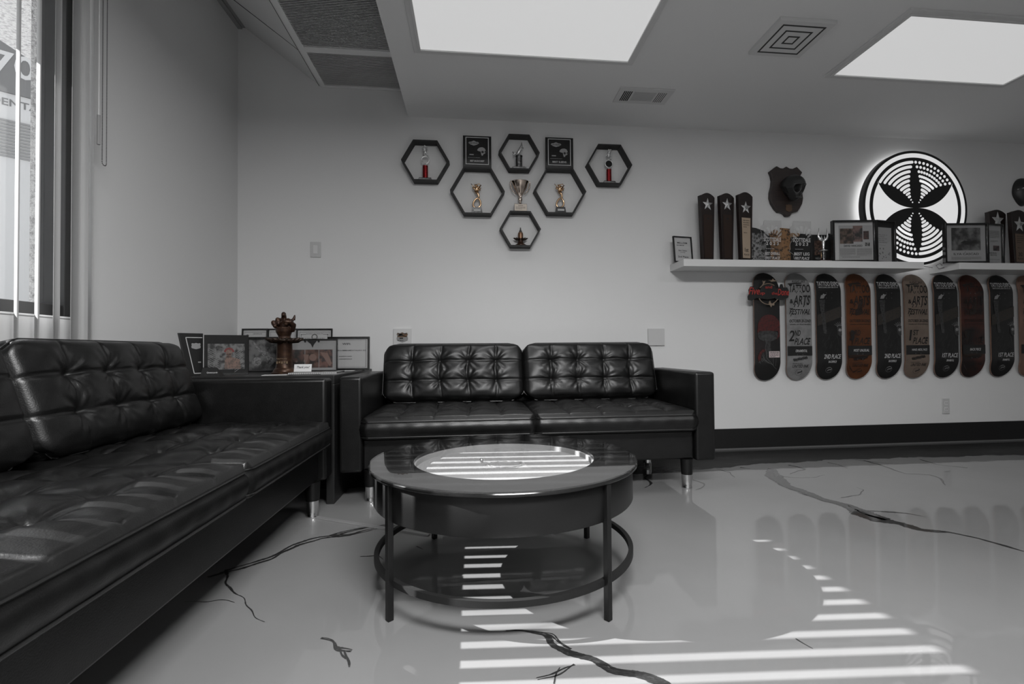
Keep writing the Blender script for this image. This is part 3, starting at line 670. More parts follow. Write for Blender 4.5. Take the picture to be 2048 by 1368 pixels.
# bottle trophy
t = thing('bottle_trophy', 'brown bronze ink bottle trophy with petal dish in the bottom hexagon', 'trophy', (aty(1041, 460, D-.04)[0], D-.039, hexfloor(H6)))
o = MB(); o.lathe([(.045, 0), (.045, .004), (.03, .012), (.022, .02), (.018, .03), (.017, .048)], 28); o.build('base', bronze, t, smooth='auto')
o = MB()
for k in range(14):
    a = 2*PI*k/14; c_, s_ = math.cos(a), math.sin(a); o.tube([(c_*.012, s_*.009, .047), (c_*.035, s_*.02, .048), (c_*.055, s_*.03, .056)], [.006, .007, .001], 6)
o.build('petal_dish', mat('dark_bronze', (.025, .015, .01), .4, .5), t, smooth=True)
o = MB(); o.lathe([(.018, .05), (.0185, .054), (.0185, .085), (.0165, .095), (.010, .1)], 28); o.build('bottle', mat('copper_brown', (.2, .11, .065), .35, .6), t, smooth='auto')
o = MB(); o.lathe([(.011, .1), (.0105, .108), (.006, .112), (.003, .133)], 20); o.build('cap', mat('dark_grey_cap', .05, .5), t, smooth='auto')

# ---- black award plaques standing on hexagons
def skull_flat(mb, cx, cz, s, y):
    """small grey half skull print"""
    P = [(-.5,.1),(-.42,.3),(-.2,.46),(.1,.5),(.35,.4),(.5,.15),(.5,-.15),(.38,-.28),(.22,-.34),(.18,-.5),(.02,-.52),(-.03,-.36),(-.06,-.2),(-.1,-.02),(-.3,.0)]
    flat(mb, [(cx+x*s, cz+z*s) for x, z in P], y)
def award_plaque(px0, px1, Hx, pyt, cat_txt, label):
    zt = aty((px0+px1)/2, pyt, D-.05)[2]; z0 = hextop(Hx); a, b_ = aty(px0, 300, D-.05)[0], aty(px1, 300, D-.05)[0]; w_ = b_-a; h_ = zt-z0
    t = thing('award_plaque', label, 'plaque', ((a+b_)/2, D-.05, z0), group='black skull award plaques')
    o = MB(); o.box((-w_/2, -.008, 0), (w_/2, .008, h_)); o.build('board', blackgloss, t, bevel=.0015)
    o = MB(); o.ring(rect(0, h_*.53, w_*.82, h_*.85), rect(0, h_*.53, w_*.77, h_*.81), -.0092, -.0078); o.build('silver_border', mat('border_silver', .5, .4), t)
    o = MB(); P = [(-.5,0),(-.4,.25),(-.25,.25),(0,.5),(.25,.25),(.4,.25),(.5,0),(.3,-.3),(0,-.5),(-.3,-.3)]
    flat(o, [(-w_*.12+x*w_*.38, h_*.77+z*h_*.16) for x, z in P], -.0085); skull_flat(o, w_*.15, h_*.52, w_*.3, -.0085); flat(o, rect(-w_*.2, h_*.41, w_*.15, h_*.035), -.0085); textlines(o, 0, h_*.32, w_*.66, 1, .01, .0025, -.0085)
    o.build('print', greyink, t)
    o = MB(); put_text(o, 'LAS VEGAS', -w_*.12, h_*.77, w_*.28, h_*.045, -.0089); flat(o, circ(w_*.19, h_*.5, w_*.045, 14), -.0089); flat(o, circ(w_*.30, h_*.51, w_*.04, 12), -.0089); o.build('print_detail', ink, t)
    o = MB(); put_text(o, cat_txt, 0, h_*.215, w_*.5, h_*.055, -.0086); o.build('lettering', whiteink, t)
award_plaque(926, 982.5, H2, 272.7, 'BEST BACK/CHEST', 'black skull plaque lettered for best back and chest, on the left hexagon')
award_plaque(1090.5, 1146, H4, 276.2, 'BEST SLEEVE', 'black skull plaque lettered for best sleeve, on the right hexagon')

# ============================================================ FLOATING SHELVES
SZ0, SZ1, SD = 1.344, 1.394, .25
o = MB(); o.box((1.472, D-SD, SZ0), (3.335, D, SZ1)); tag(o.build('floating_shelf', whitewood, bevel=.0015), 'long white floating shelf with awards, left of the round sign', 'shelf', 'white floating shelves')
o = MB(); o.box((3.628, D-SD, SZ0), (5.5, D, SZ1)); tag(o.build('floating_shelf', whitewood, bevel=.0015), 'white floating shelf at the right edge, past the round sign', 'shelf', 'white floating shelves')

# ============================================================ ROUND BACKLIT SIGN
SX, SZc, SR, SY = 3.434, 1.846, .448, D-.09
t = thing('round_sign', 'round black and white backlit emblem sign on the back wall', 'sign', (SX, SY, SZc))
o = MB(); o.lathe([(0, 0), (SR, 0), (SR, .045), (0, .045)], 128, Matrix.Rotation(-PI/2, 4, 'X'), cap=False)
o.build('sign_body', mat('sign_black', .012, .4), t, smooth='auto', merge=True)
o = MB(); yf = -.0015
def arcband(mb, r, th, a0, a1, y=yf, n=28):
    """rounded bar; angle from vertical, positive clockwise (x = r sin a)"""
    c = []; h = th/2
    for k in range(n+1): a = a0+(a1-a0)*k/n; c.append((math.sin(a)*(r+h), math.cos(a)*(r+h)))
    e = (math.sin(a1)*r, math.cos(a1)*r)
    for k in range(1, 8): q = PI*k/8; rad = (math.sin(a1), math.cos(a1)); tan = (math.cos(a1), -math.sin(a1)); s_ = 1 if a1 > a0 else -1; c.append((e[0]+h*(rad[0]*math.cos(q)+s_*tan[0]*math.sin(q)), e[1]+h*(rad[1]*math.cos(q)+s_*tan[1]*math.sin(q))))
    for k in range(n+1): a = a1+(a0-a1)*k/n; c.append((math.sin(a)*(r-h), math.cos(a)*(r-h)))
    e = (math.sin(a0)*r, math.cos(a0)*r)
    for k in range(1, 8): q = PI*k/8; rad = (math.sin(a0), math.cos(a0)); tan = (math.cos(a0), -math.sin(a0)); s_ = 1 if a1 > a0 else -1; c.append((e[0]-h*(rad[0]*math.cos(q)+s_*tan[0]*math.sin(q)), e[1]-h*(rad[1]*math.cos(q)+s_*tan[1]*math.sin(q))))
    flat(mb, c, y)
o.ring(circ(0, 0, SR*.955, 128), circ(0, 0, SR*.882, 128), -.002, 0)
cc = .72
for s in (-1, 1):
    up = []
    for k in range(24):
        x = -.05-.665*k/23; zz = cc-math.sqrt(cc*cc-(x+.05)**2); up.append((x*s*SR, zz*SR))
    a0 = math.atan2(up[-1][1], abs(up[-1][0])); side = []
    for k in range(25): a = a0-2*a0*k/24; side.append((s*-.815*SR*math.cos(a*.93), .815*SR*math.sin(a*.93)))
    lo = [(x, -z) for x, z in up[::-1]]
    flat(o, up+side+lo, yf)
radii = [.80, .72, .64, .56, .485, .41, .34, .28, .225, .165, .115]
rin = [3.9, 6.4, 9.9, 12.4, 15.3, 18.4, 21, 25, 29, 31, 32]; rou = [57, 54, 50.5, 47, 44.4, 41.7, 39.4, 37, 35.5, 35, 34]
R2 = math.radians
for half in (0, PI):
    for k, r_ in enumerate(radii):
        th = SR*(.05 if k < 7 else .04 if k < 9 else .024)
        arcband(o, r_*SR, th, half-R2(rou[k]), half-R2(rin[k]))
        a0, a1 = R2(max(rin[k]-3.4, 1) if k < 5 else rin[k]), R2(rou[k]-1)
        if k < 5:
            nd = [11, 10, 10, 10, 10][k]
            for q in range(nd):
                a = half+a0+(a1-a0)*q/(nd-1); flat(o, circ(math.sin(a)*r_*SR, math.cos(a)*r_*SR, SR*.0255, 16), yf)
        else: arcband(o, r_*SR, th, half+a0, half+a1)
lt = o.build('light_slots', signlight, t); tag(lt, 'glowing white emblem openings')
o = MB(); o.ring(circ(0, 0, SR*.97, 96), circ(0, 0, SR*.90, 96), .0455, .047); o.build('back_light', halo, t)
cb = MB(); cb.tube([aty(1846, 532, D-.03), aty(1868, 536, D-.03), aty(1885, 540, D-.1), aty(1890, 536, D-.12), aty(1880, 527, D-.1), aty(1872, 531, D-.08), aty(1878, 538, D-.1), aty(1897, 533, D-.15)], .0022, 6); tag(cb.build('power_cord', mat('cord_grey', .12, .5), smooth=True), 'thin grey cord looping in the gap between the two white shelves', 'cord')
# ============================================================ SKATEBOARD DECKS
DL, DW = .818, .205
def dsurf(z):
    d_ = max(0., abs(z)-.27); return .5*d_**1.25
def dhalf(z):
    r_ = .125; q = (abs(z)-(DL/2-r_))/r_
    base = DW/2*(1-.03*math.cos(z*7)**2*0)
    return base if q <= 0 else base*max(0, 1-q**2.25)**(1/2.1)
def deck_mesh():
    o = MB(); zs = sorted(set([round(-DL/2*math.sin(PI/2*k/34), 5) for k in range(35)]+[round(DL/2*math.sin(PI/2*k/34), 5) for k in range(35)])); nx = 8; vs = []; fs = []
    for z in zs:
        h = max(dhalf(z), .0015)
        for i in range(nx+1): x = -h+2*h*i/nx; vs.append((x, dsurf(z)+.0045*(2*i/nx-1)**2, z))
    n = len(vs); vs += [(x, y+.0105, z) for x, y, z in vs]; w_ = nx+1; o.slot(0); f0 = []; f1 = []
    for k in range(len(zs)-1):
        for i in range(nx):
            a = k*w_+i; f0.append((a, a+1, a+w_+1, a+w_)); f1.append((n+a, n+a+w_, n+a+w_+1, n+a+1))
    o.add(vs, f0+f1); b0 = 0
    ed = []
    for k in range(len(zs)-1):
        for i, s_ in ((0, 1), (nx, 0)):
            a = k*w_+i; b_ = a+w_; ed.append((a, b_, n+b_, n+a) if s_ else (b_, a, n+a, n+b_))
    for k, s_ in ((0, 0), (len(zs)-1, 1)):
        for i in range(nx): a = k*w_+i; b_ = a+1; ed.append((a, b_, n+b_, n+a) if not s_ else (b_, a, n+a, n+b_))
    for f in ed: o.f.append(f); o.mi.append(1)
    return o
dk = deck_mesh()
YD = D-.068
ply = mat('maple_ply_edge', (.2, .12, .09), .5)
yo = .0028
def bolts(t):
    o = MB()
    for z in (-.215, -.255, .215, .255):
        for x in (-.022, .022): o.lathe([(0, 0), (.0035, 0), (.0035, .002), (0, .002)], 10, Matrix.Translation((x, dsurf(z)-.0005, z)) @ Matrix.Rotation(PI/2, 4, 'X'), cap=False)
    return o
def deck(px, m_, label, group=None, pz=650):
    p = aty(px, pz, YD); t = thing('skateboard_deck', label, 'skateboard deck', (p[0], YD, .928), group=group)
    dk.build('board', [m_, ply], t, smooth='auto'); return t
mat('bolt_grey', .06, .4)
blackdeck = mat('black_deck', .010, .3, var=(7, .018, .5, .75)); bandc = mat('deck_band', (.034, .028, .023), .4, var=(90, .018, .4, .7))
def stroke(mb, pts, w_, y):
    for k in range(len(pts)-1):
        (x0, z0), (x1, z1) = pts[k], pts[k+1]; l = math.hypot(x1-x0, z1-z0)+1e-9; nx, nz = -(z1-z0)/l*w_/2, (x1-x0)/l*w_/2
        a = [(x0+nx, z0+nz), (x0-nx, z0-nz), (x1-nx, z1-nz), (x1+nx, z1+nz)]; flat(mb, a, y, dsurf)
def clipw(poly): return [(max(-dhalf(z)+.003, min(dhalf(z)-.003, x)), z) for x, z in poly]
def expo(px, place, sub, label):
    t = deck(px, blackdeck, label, 'black tattoo expo decks'); y = -.0008
    o = MB()
    P0, P1 = (-.1, .085), (.1, .155); Q0, Q1 = (-.1, .0), (.1, .07); N = 12
    for k in range(N):
        a, b_ = k/N, (k+1)/N; L = lambda A, B, t_: (A[0]+(B[0]-A[0])*t_, A[1]+(B[1]-A[1])*t_)
        flat(o, [L(Q0, Q1, a), L(Q0, Q1, b_), L(P0, P1, b_), L(P0, P1, a)], y-.0001, dsurf)
    o.build('band_print', bandc, t)
    o = MB(); r = random.Random(4)     # raised torch, arm and crowned head in greys
    flat(o, [(-.085, .185), (-.03, .185), (-.037, .2), (-.08, .2)], y-.0003, dsurf)
    flat(o, [(-.078, .17), (-.042, .17), (-.034, .183), (-.082, .183)], y-.0003, dsurf)
    flat(o, [(-.072, .10), (-.04, .10), (-.038, .168), (-.08, .168)], y-.0003, dsurf)
    flat(o, [(-.068, .10), (-.04, .105), (-.028, .0), (-.02, -.06), (-.05, -.055)], y-.0003, dsurf)
    flat(o, [(.06, .0), (.1, .0), (.1, -.07), (.085, -.085), (.07, -.06), (.062, -.03)], y-.0003, dsurf)
    for k in range(22):
        x = r.uniform(-.05, .08); z = r.uniform(-.17, -.04); stroke(o, [(x, z), (x+r.uniform(-.035, .01), z-r.uniform(.02, .06))], .0025, y-.0004)
    o.build('figure_print', mat('deck_grey_print', .045, .4, var=(70, .015, .4, .65)), t)
    o = MB(); flat(o, [(-.075, .21), (-.045, .212), (-.035, .23), (-.02, .245), (-.038, .242), (-.045, .25), (-.055, .238), (-.066, .236)], y-.0003, dsurf)
    for a in (150, 130, 110, 90, 72): stroke(o, [(.083+.02*math.cos(R2(a)), -.008+.02*math.sin(R2(a))), (.083+.05*math.cos(R2(a)), -.008+.04*math.sin(R2(a)))], .0022, y-.0004)
    stroke(o, [(.06, -.005), (.075, .006), (.097, .006)], .004, y-.0005); flat(o, circ(.085, -.03, .012, 12), y-.0005, dsurf)
    for k in range(12): a = k*2*PI/12; b_ = a+.45; stroke(o, [(.0+.026*math.cos(a), -.335+.022*math.sin(a)), (.0+.026*math.cos(b_), -.335+.022*math.sin(b_))], .0016, y-.0005)
    stroke(o, [(-.012, -.342), (.0, -.332), (.014, -.334), (.02, -.325)], .006, y-.0005); stroke(o, [(-.018, -.325), (0, -.315), (.01, -.318)], .003, y-.0005)
    o.build('light_print', mat('deck_light_print', .2, .45), t)
    o = MB(); put_text(o, 'TATTOO EXPO', .0, .325, .178, .036, y-.0006, surf=dsurf); put_text(o, 'MARCH 25-APRIL 2 NEW YORK CITY NY', .0, .297, .16, .010, y-.0006, surf=dsurf)
    put_text(o, place, .02, -.232, .135, .034, y-.0006, shear=.18, surf=dsurf); put_text(o, sub, .02, -.272, .065, .017, y-.0006, shear=.18, surf=dsurf)
    o.build('lettering', mat('deck_white_print', .42, .5), t); bolts(t).build('bolt_dots', MATS['bolt_grey'], t)
inkd = mat('deck_black_print', .012, .45)
def fest(px, m_, place, sup, sub, label, inkm=None, stainfn=None):
    inkm = inkm or inkd; t = deck(px, m_, label, 'tattoo arts festival decks'); y = -.0008
    if stainfn: stainfn(t)
    o = MB(); put_text(o, 'FLIGHT 1917', .01, .340, .105, .018, y-.0006, shear=.1, surf=dsurf)
    put_text(o, 'TATTOO', .008, .288, .168, .062, y-.0006, shear=.15, surf=dsurf, jitter=.0022); stroke(o, [(-.082, .322), (-.02, .326), (.03, .329)], .008, y-.0007)
    put_text(o, '&', -.062, .19, .028, .03, y-.0006, surf=dsurf, jitter=.002); put_text(o, 'ARTS', .022, .198, .132, .07, y-.0006, shear=.15, surf=dsurf, jitter=.003)
    for x in (-.03, .0, .045): stroke(o, [(x, .17), (x-.012, .145)], .006, y-.0007)
    put_text(o, 'FESTIVAL', .008, .110, .168, .042, y-.0006, shear=.25, surf=dsurf, jitter=.0022); stroke(o, [(-.078, .133), (-.05, .134)], .005, y-.0007); stroke(o, [(-.06, .1), (-.072, .075)], .004, y-.0007)
    o.build('title_print', inkm, t); o = MB()
    put_text(o, 'OCTOBER 20-22ND', .005, .040, .172, .022, y-.0006, shear=.12, surf=dsurf)
    put_text(o, 'SAHARA LAS VEGAS NEVADA', .005, .014, .165, .009, y-.0006, surf=dsurf)
    o.build('date_print', inkm, t); o = MB()
    put_text(o, place, -.062, -.072, (.042 if place != '1' else .015), .08, y-.0006, shear=.15, surf=dsurf, jitter=.001); put_text(o, sup, -.016, -.052, .046, .042, y-.0006, shear=.12, surf=dsurf)
    put_text(o, 'PLACE', .022, -.115, .122, .052, y-.0006, shear=.28, surf=dsurf, jitter=.0028)
    o.build('result_print', inkm, t); o = MB()
    for k in range(12): flat(o, [(-.1+.2*k/12, -.223), (-.1+.2*(k+1)/12, -.223), (-.1+.2*(k+1)/12, -.151), (-.1+.2*k/12, -.151)], y-.0003, dsurf)
    o.build('band_print', inkm, t); o = MB(); r = random.Random(9); pts = []
    for k in range(34): pts.append((-.055+.115*k/33, -.258+.022*k/33+.013*math.sin(k*1.9)))
    stroke(o, pts, .005, y-.0007); put_text(o, 'UNITED INK', .008, -.303, .132, .023, y-.0006, shear=.2, surf=dsurf); textlines(o, .0, -.283, .12, 1, .01, .003, y-.0006, dsurf)
    for k in range(12): a = k*2*PI/12; b_ = a+.4; stroke(o, [(.0+.028*math.cos(a), -.350+.024*math.sin(a)), (.028*math.cos(b_), -.350+.024*math.sin(b_))], .0018, y-.0005)
    stroke(o, [(-.008, -.356), (.006, -.35), (.018, -.348), (.026, -.338)], .008, y-.0005)
    o.build('footer_print', inkm, t)
    o = MB(); put_text(o, sub, .012, -.187, .095 if len(sub) < 12 else .13, .020, y-.0009, shear=.15, surf=dsurf); o.build('lettering', mat('deck_white_print', .42, .5), t)
    bolts(t).build('bolt_dots', MATS['bolt_grey'], t)
# first deck: mushrooms
t = deck(1535, mat('black_matte_deck', .008, .5, var=(9, (.014, .006, .006), .5, .8)), 'black skateboard deck painted with red capped mushrooms, leftmost of the row'); y = -.0010
o = MB(); P = []
for k in range(25): a = PI*(1-k/24); P.append((.012+.092*math.cos(a), -.03+.118*abs(math.sin(a))**.8+.02*math.cos(a)*0))
P += [(.098, -.06), (.07, -.105), (.05, -.03), (-.03, -.045), (-.072, -.075)]
for k in range(24): flat(o, clipw([P[k], P[k+1], (P[k+1][0]*.9, -.035), (P[k][0]*.9, -.035)]), y, dsurf)
flat(o, clipw([(-.085, -.03), (-.07, -.035), (-.05, -.075), (-.075, -.07)]), y, dsurf); flat(o, [(.085, -.03), (.099, -.04), (.094, -.075), (.075, -.1), (.07, -.09), (.085, -.06)], y, dsurf)
c2 = [(-.078, -.265), (-.082, -.235), (-.07, -.2), (-.045, -.175), (-.015, -.17), (-.012, -.18), (-.035, -.195), (-.055, -.22), (-.06, -.255)]
o.build('cap_paint', dkred, t); o = MB(); flat(o, c2, y, dsurf); o.build('cap_paint', dkred, t)
o = MB()
for k in range(20):
    a = -.08+.16*k/20; b_ = -.08+.16*(k+1)/20; f_ = lambda q: -.07-.045*math.sqrt(max(0, 1-(q/.082)**2)); g_ = lambda q: -.055+.022*math.sqrt(max(0, 1-(q/.082)**2))
    flat(o, [(a, f_(a)), (b_, f_(b_)), (b_, g_(b_)), (a, g_(a))], y-.0002, dsurf)
flat(o, [(-.012, -.09), (.02, -.09), (.022, -.15), (.03, -.23), (.05, -.3), (.0, -.27), (-.02, -.2), (-.016, -.14)], y-.0003, dsurf)
o.build('stem_paint', mat('mushroom_grey', .035, .5, var=(60, .012, .4, .65)), t); o = MB(); flat(o, [(-.05, -.2), (-.035, -.2), (-.02, -.24), (.01, -.28), (-.03, -.27)], y-.0003, dsurf); o.build('stem_paint', mat('mushroom_grey', .035, .5, var=(60, .012, .4, .65)), t)
o = MB()
stroke(o, [(-.018, -.095), (-.014, -.13), (-.022, -.165), (-.012, -.2), (-.016, -.235), (.02, -.27), (.05, -.305), (.075, -.325)], .0016, y-.0006); stroke(o, [(-.045, -.215), (-.03, -.25), (.005, -.275), (.04, -.29)], .002, y-.0006)
stroke(o, [(.04, -.24), (.042, -.285)], .0014, y-.0006); stroke(o, [(.065, -.24), (.062, -.3)], .0012, y-.0006); stroke(o, [(-.052, -.262), (-.05, -.24), (-.035, -.255), (-.05, -.265)], .002, y-.0006); stroke(o, [(-.075, -.275), (-.066, -.262), (-.06, -.28)], .002, y-.0006)
for k in range(16): a = -.07+.14*k/15; stroke(o, [(a*.3, -.062), (a, -.075-.035*math.sqrt(max(0, 1-(a/.08)**2)))], .0007, y-.0005)
o.build('highlight_lines', mat('mushroom_line', .13, .5), t)
o = MB(); o.box((.008, y-.001, -.235), (.092, y, -.188)); st_ = o.build('sticker', mat('pale_sticker', (.5, .42, .42), .6), t)
o = MB(); textlines(o, .05, -.195, .07, 5, .0085, .0035, y-.0018); o.build('sticker_print', ink, st_)
fest(1599, mat('grey_deck', .19, .4, var=(12, .12, .45, .7)), '2', 'ND', 'ORNAMENTAL', 'grey festival skateboard deck, second from left, second place ornamental')
expo(1659, '2ND PLACE', 'BACKPIECE', 'black tattoo expo deck between the grey and the orange brown decks')
def stain(t):
    o = MB(); flat(o, [(-.07, .33), (.02, .34), (.035, .2), (.02, .09), (-.03, .08), (-.055, .2)], -.0012, dsurf); flat(o, [(-.085, -.05), (-.055, -.03), (-.05, -.10), (-.062, -.145)], -.0007, dsurf)
    flat(o, clipw([(-.1, -.225), (.08, -.225), (.03, -.26), (.01, -.33), (-.04, -.36), (-.08, -.32)]), -.0007, dsurf); o.build('dark_blot', mat('deck_blot', (.018, .01, .007), .4), t)
fest(1719, mat('orange_brown_deck', (.10, .034, .012), .35, var=(6, (.05, .018, .008), .4, .7)), '3', 'RD', 'MOST UNUSUAL', 'orange brown festival deck lettered third place most unusual', None, stain)
expo(1779, '2ND PLACE', 'BACKPIECE', 'black tattoo expo deck between the orange brown and the tan decks')
fest(1835, mat('tan_deck', (.15, .115, .092), .35, var=(8, (.1, .078, .063), .4, .7)), '1', 'ST', 'HAND, NECK, FACE', 'tan festival deck lettered first place hand neck face')
expo(1894, '1ST PLACE', 'ORNAMENTAL', 'black tattoo expo deck right of the tan deck, first place')
fest(1947, mat('red_brown_deck', (.045, .012, .008), .35, var=(5, (.012, .008, .008), .45, .6)), '3', 'RD', 'BACK PIECE', 'dark red brown festival deck lettered back piece', None, stain)
expo(2006, '1ST PLACE', 'ORNAMENTAL', 'black tattoo expo deck nearest the right edge, past the red brown deck')
fest(2064, mat('brown_deck', (.17, .1, .075), .35, var=(8, (.1, .06, .045), .4, .7)), '1', 'ST', 'ORNAMENTAL', 'brown skateboard deck cut off by the right edge')
# hanging hoop sign in front of the mushroom deck
p = aty(1537, 588, YD-.03); t = thing('hoop_sign', 'cut-out hoop sign with red script hung over the mushroom deck', 'sign', (p[0], YD-.030, p[2]))
o = MB(); tan = mat('tan_paint', (.2, .15, .11), .6)
for a0, a1 in ((-65, 62), (205, 335)):
    pass
arc = lambda a0, a1: [(.082*math.cos(R2(a0+(a1-a0)*k/20)), 0, .078*math.sin(R2(a0+(a1-a0)*k/20))+.0) for k in range(21)]
o.tube(arc(55, 145), .0032, 6); o.tube(arc(205, 330), .0032, 6)
for P in ([(.0, .103), (.03, .104), (.036, .116), (.044, .104), (.075, .098), (.04, .094), (.02, .09), (.02, .098)], [(-.045, .1), (-.035, .092), (-.025, .1), (-.028, .088), (-.036, .075), (-.05, .06), (-.055, .058), (-.042, .078)], [(.002, -.062), (.01, -.05), (.016, -.066), (.03, -.075), (.045, -.07), (.042, -.086), (.026, -.085), (.018, -.1), (.01, -.085), (-.0, -.078)]):
    o.prism(P, -.003, .003)
o.build('hoop', tan, t)
o = MB(); o.prism([(-.155, .03), (-.14, .055), (-.105, .058), (-.09, .03), (-.06, .035), (-.045, .07), (.045, .072), (.06, .04), (.09, .05), (.1, .075), (.113, .075), (.12, .05), (.15, .05), (.165, .02), (.158, -.025), (.12, -.045), (.075, -.045), (.05, -.03), (.0, -.04), (-.05, -.035), (-.1, -.03), (-.13, -.05), (-.16, -.045), (-.162, -.02), (-.15, .0)], -.0, .008); o.build('back_board', mat('sign_back_black', .008, .6), t)
o = MB(); put_text(o, 'Five', -.112, .022, .085, .055, -.004, shear=.2); put_text(o, 'and', -.0, .052, .055, .022, -.004); put_text(o, 'the', .045, .005, .045, .022, -.004, shear=.1); put_text(o, 'Done', .118, .014, .09, .05, -.004, shear=.15); put_text(o, 'up', -.055, -.0, .05, .022, -.004); o.build('script_lettering', redink, t)

# ============================================================ SHIELD WITH SKULL
p = aty(1571, 384, D-.015); t = thing('skull_shield', 'dark wooden shield plaque with a black skull mounted on it', 'wall plaque', (p[0], D-.015, p[2]))
SP = [(-.30,.50),(-.19,.46),(-.1,.455),(0,.50),(.1,.46),(.2,.455),(.33,.50),(.50,.385),(.43,.30),(.40,.2),(.43,.08),(.49,-.05),(.51,-.17),(.48,-.28),(.40,-.38),(.33,-.45),(.22,-.46),(.14,-.49),(.09,-.55),(-.03,-.55),(-.09,-.50),(-.17,-.475),(-.27,-.47),(-.37,-.4),(-.47,-.29),(-.52,-.17),(-.51,-.05),(-.46,.08),(-.44,.2),(-.47,.3),(-.52,.385)]
sw_, sh_ = .262, .365
o = MB(); o.prism([(x*sw_, z*sh_+.01) for x, z in SP], -.018, .015); o.build('shield_board', mat('shield_wood', (.020, .014, .013), .42, var=(10, (.035, .024, .021), .4, .65), stretch=(1, 1, 10)), t, bevel=.004)
# skull
def skull(mb, Mx):
    n, h = 96, 70; vs = []; fs = []
    for k in range(h+1):
        th = PI*k/h
        for i in range(n):
            a = 2*PI*i/n; x, y_, z = math.sin(th)*math.cos(a), math.sin(th)*math.sin(a), -math.cos(th)
            # face points to -y
            X = x*.072; Y = y_*.092+.01; Z = z*.078
            if z < -.05:
                f_ = min(1, (-.05-z)/.75); X *= 1-.42*f_; Y = Y*(1-.25*f_)-(.018 if y_ < .2 else -.0)*f_; Z -= .03*f_*(1 if y_ < .2 else .1)
            if y_ < -.1 and -.55 < z < .15:
                for sx in (-1, 1):
                    d_ = math.hypot((x-sx*.42)/.30, (z+.22)/.24)
                    if d_ < 1: Y += .050*(1-d_**3)
                d_ = math.hypot(x/.13, (z+.50)/.16)
                if d_ < 1: Y += .022*(1-d_)
            if y_ < -.5 and .02 < z < .16: Y -= .004
            if abs(x) > .6 and -.5 < z < -.15: X *= 1.05 if y_ < 0 else .88
            vs.append((X, Y, Z))
    for k in range(h):
        for i in range(n): j = (i+1) % n; fs.append((k*n+i, k*n+j, (k+1)*n+j, (k+1)*n+i))
    mb.add(vs, fs, Mx)
Mx = Matrix.Translation((.016, -.078, .022)) @ Matrix.Scale(1.05, 4) @ Matrix.Rotation(R2(13), 4, 'Z') @ Matrix.Rotation(R2(10), 4, 'X')
o = MB(); skull(o, Mx); o.build('skull', skullm, t, smooth=True)
o = MB()
for k in range(7): o.ball((-.021+.007*k, -.064+.0006*(k-3)**2, -.084), (.0035, .004, .008), 8, Mx)
o.build('teeth', mat('dark_teeth', .05, .4), t, smooth=True)
o = MB(); o.prism(badge_poly(.012, -.13, .052, .06), -.021, -.0175); o.build('small_badge', mat('copper_badge', (.12, .075, .05), .4, .5), t)
# mask at the right edge
p = aty(2052, 382, D-.04); t = thing('wall_mask', 'black wall mask with a white stripe, cut off by the right edge', 'mask', (p[0], D, p[2]))
o = MB(); vs = []; fs = []
n, h = 28, 18
for k in range(h+1):
    th = PI*k/h
    for i in range(n):
        a = PI+PI*i/(n-1); x, y_, z = math.sin(th)*math.cos(a), math.sin(th)*math.sin(a), -math.cos(th)
        vs.append((x*.085*(1 if z > -.2 else 1-.35*(-.2-z)), y_*.07-.002, z*.115))
for k in range(h):
    for i in range(n-1): fs.append((k*n+i, k*n+i+1, (k+1)*n+i+1, (k+1)*n+i))
o.add(vs, fs); o.build('face_shell', skullm, t, smooth=True)
o = MB(); o.tube([(-.072, -.035, .012), (-.04, -.062, .018), (0, -.073, .018), (.04, -.062, .018), (.072, -.035, .012)], .004, 6); o.build('white_stripe', mat('mask_white', .6, .5), t, smooth=True)

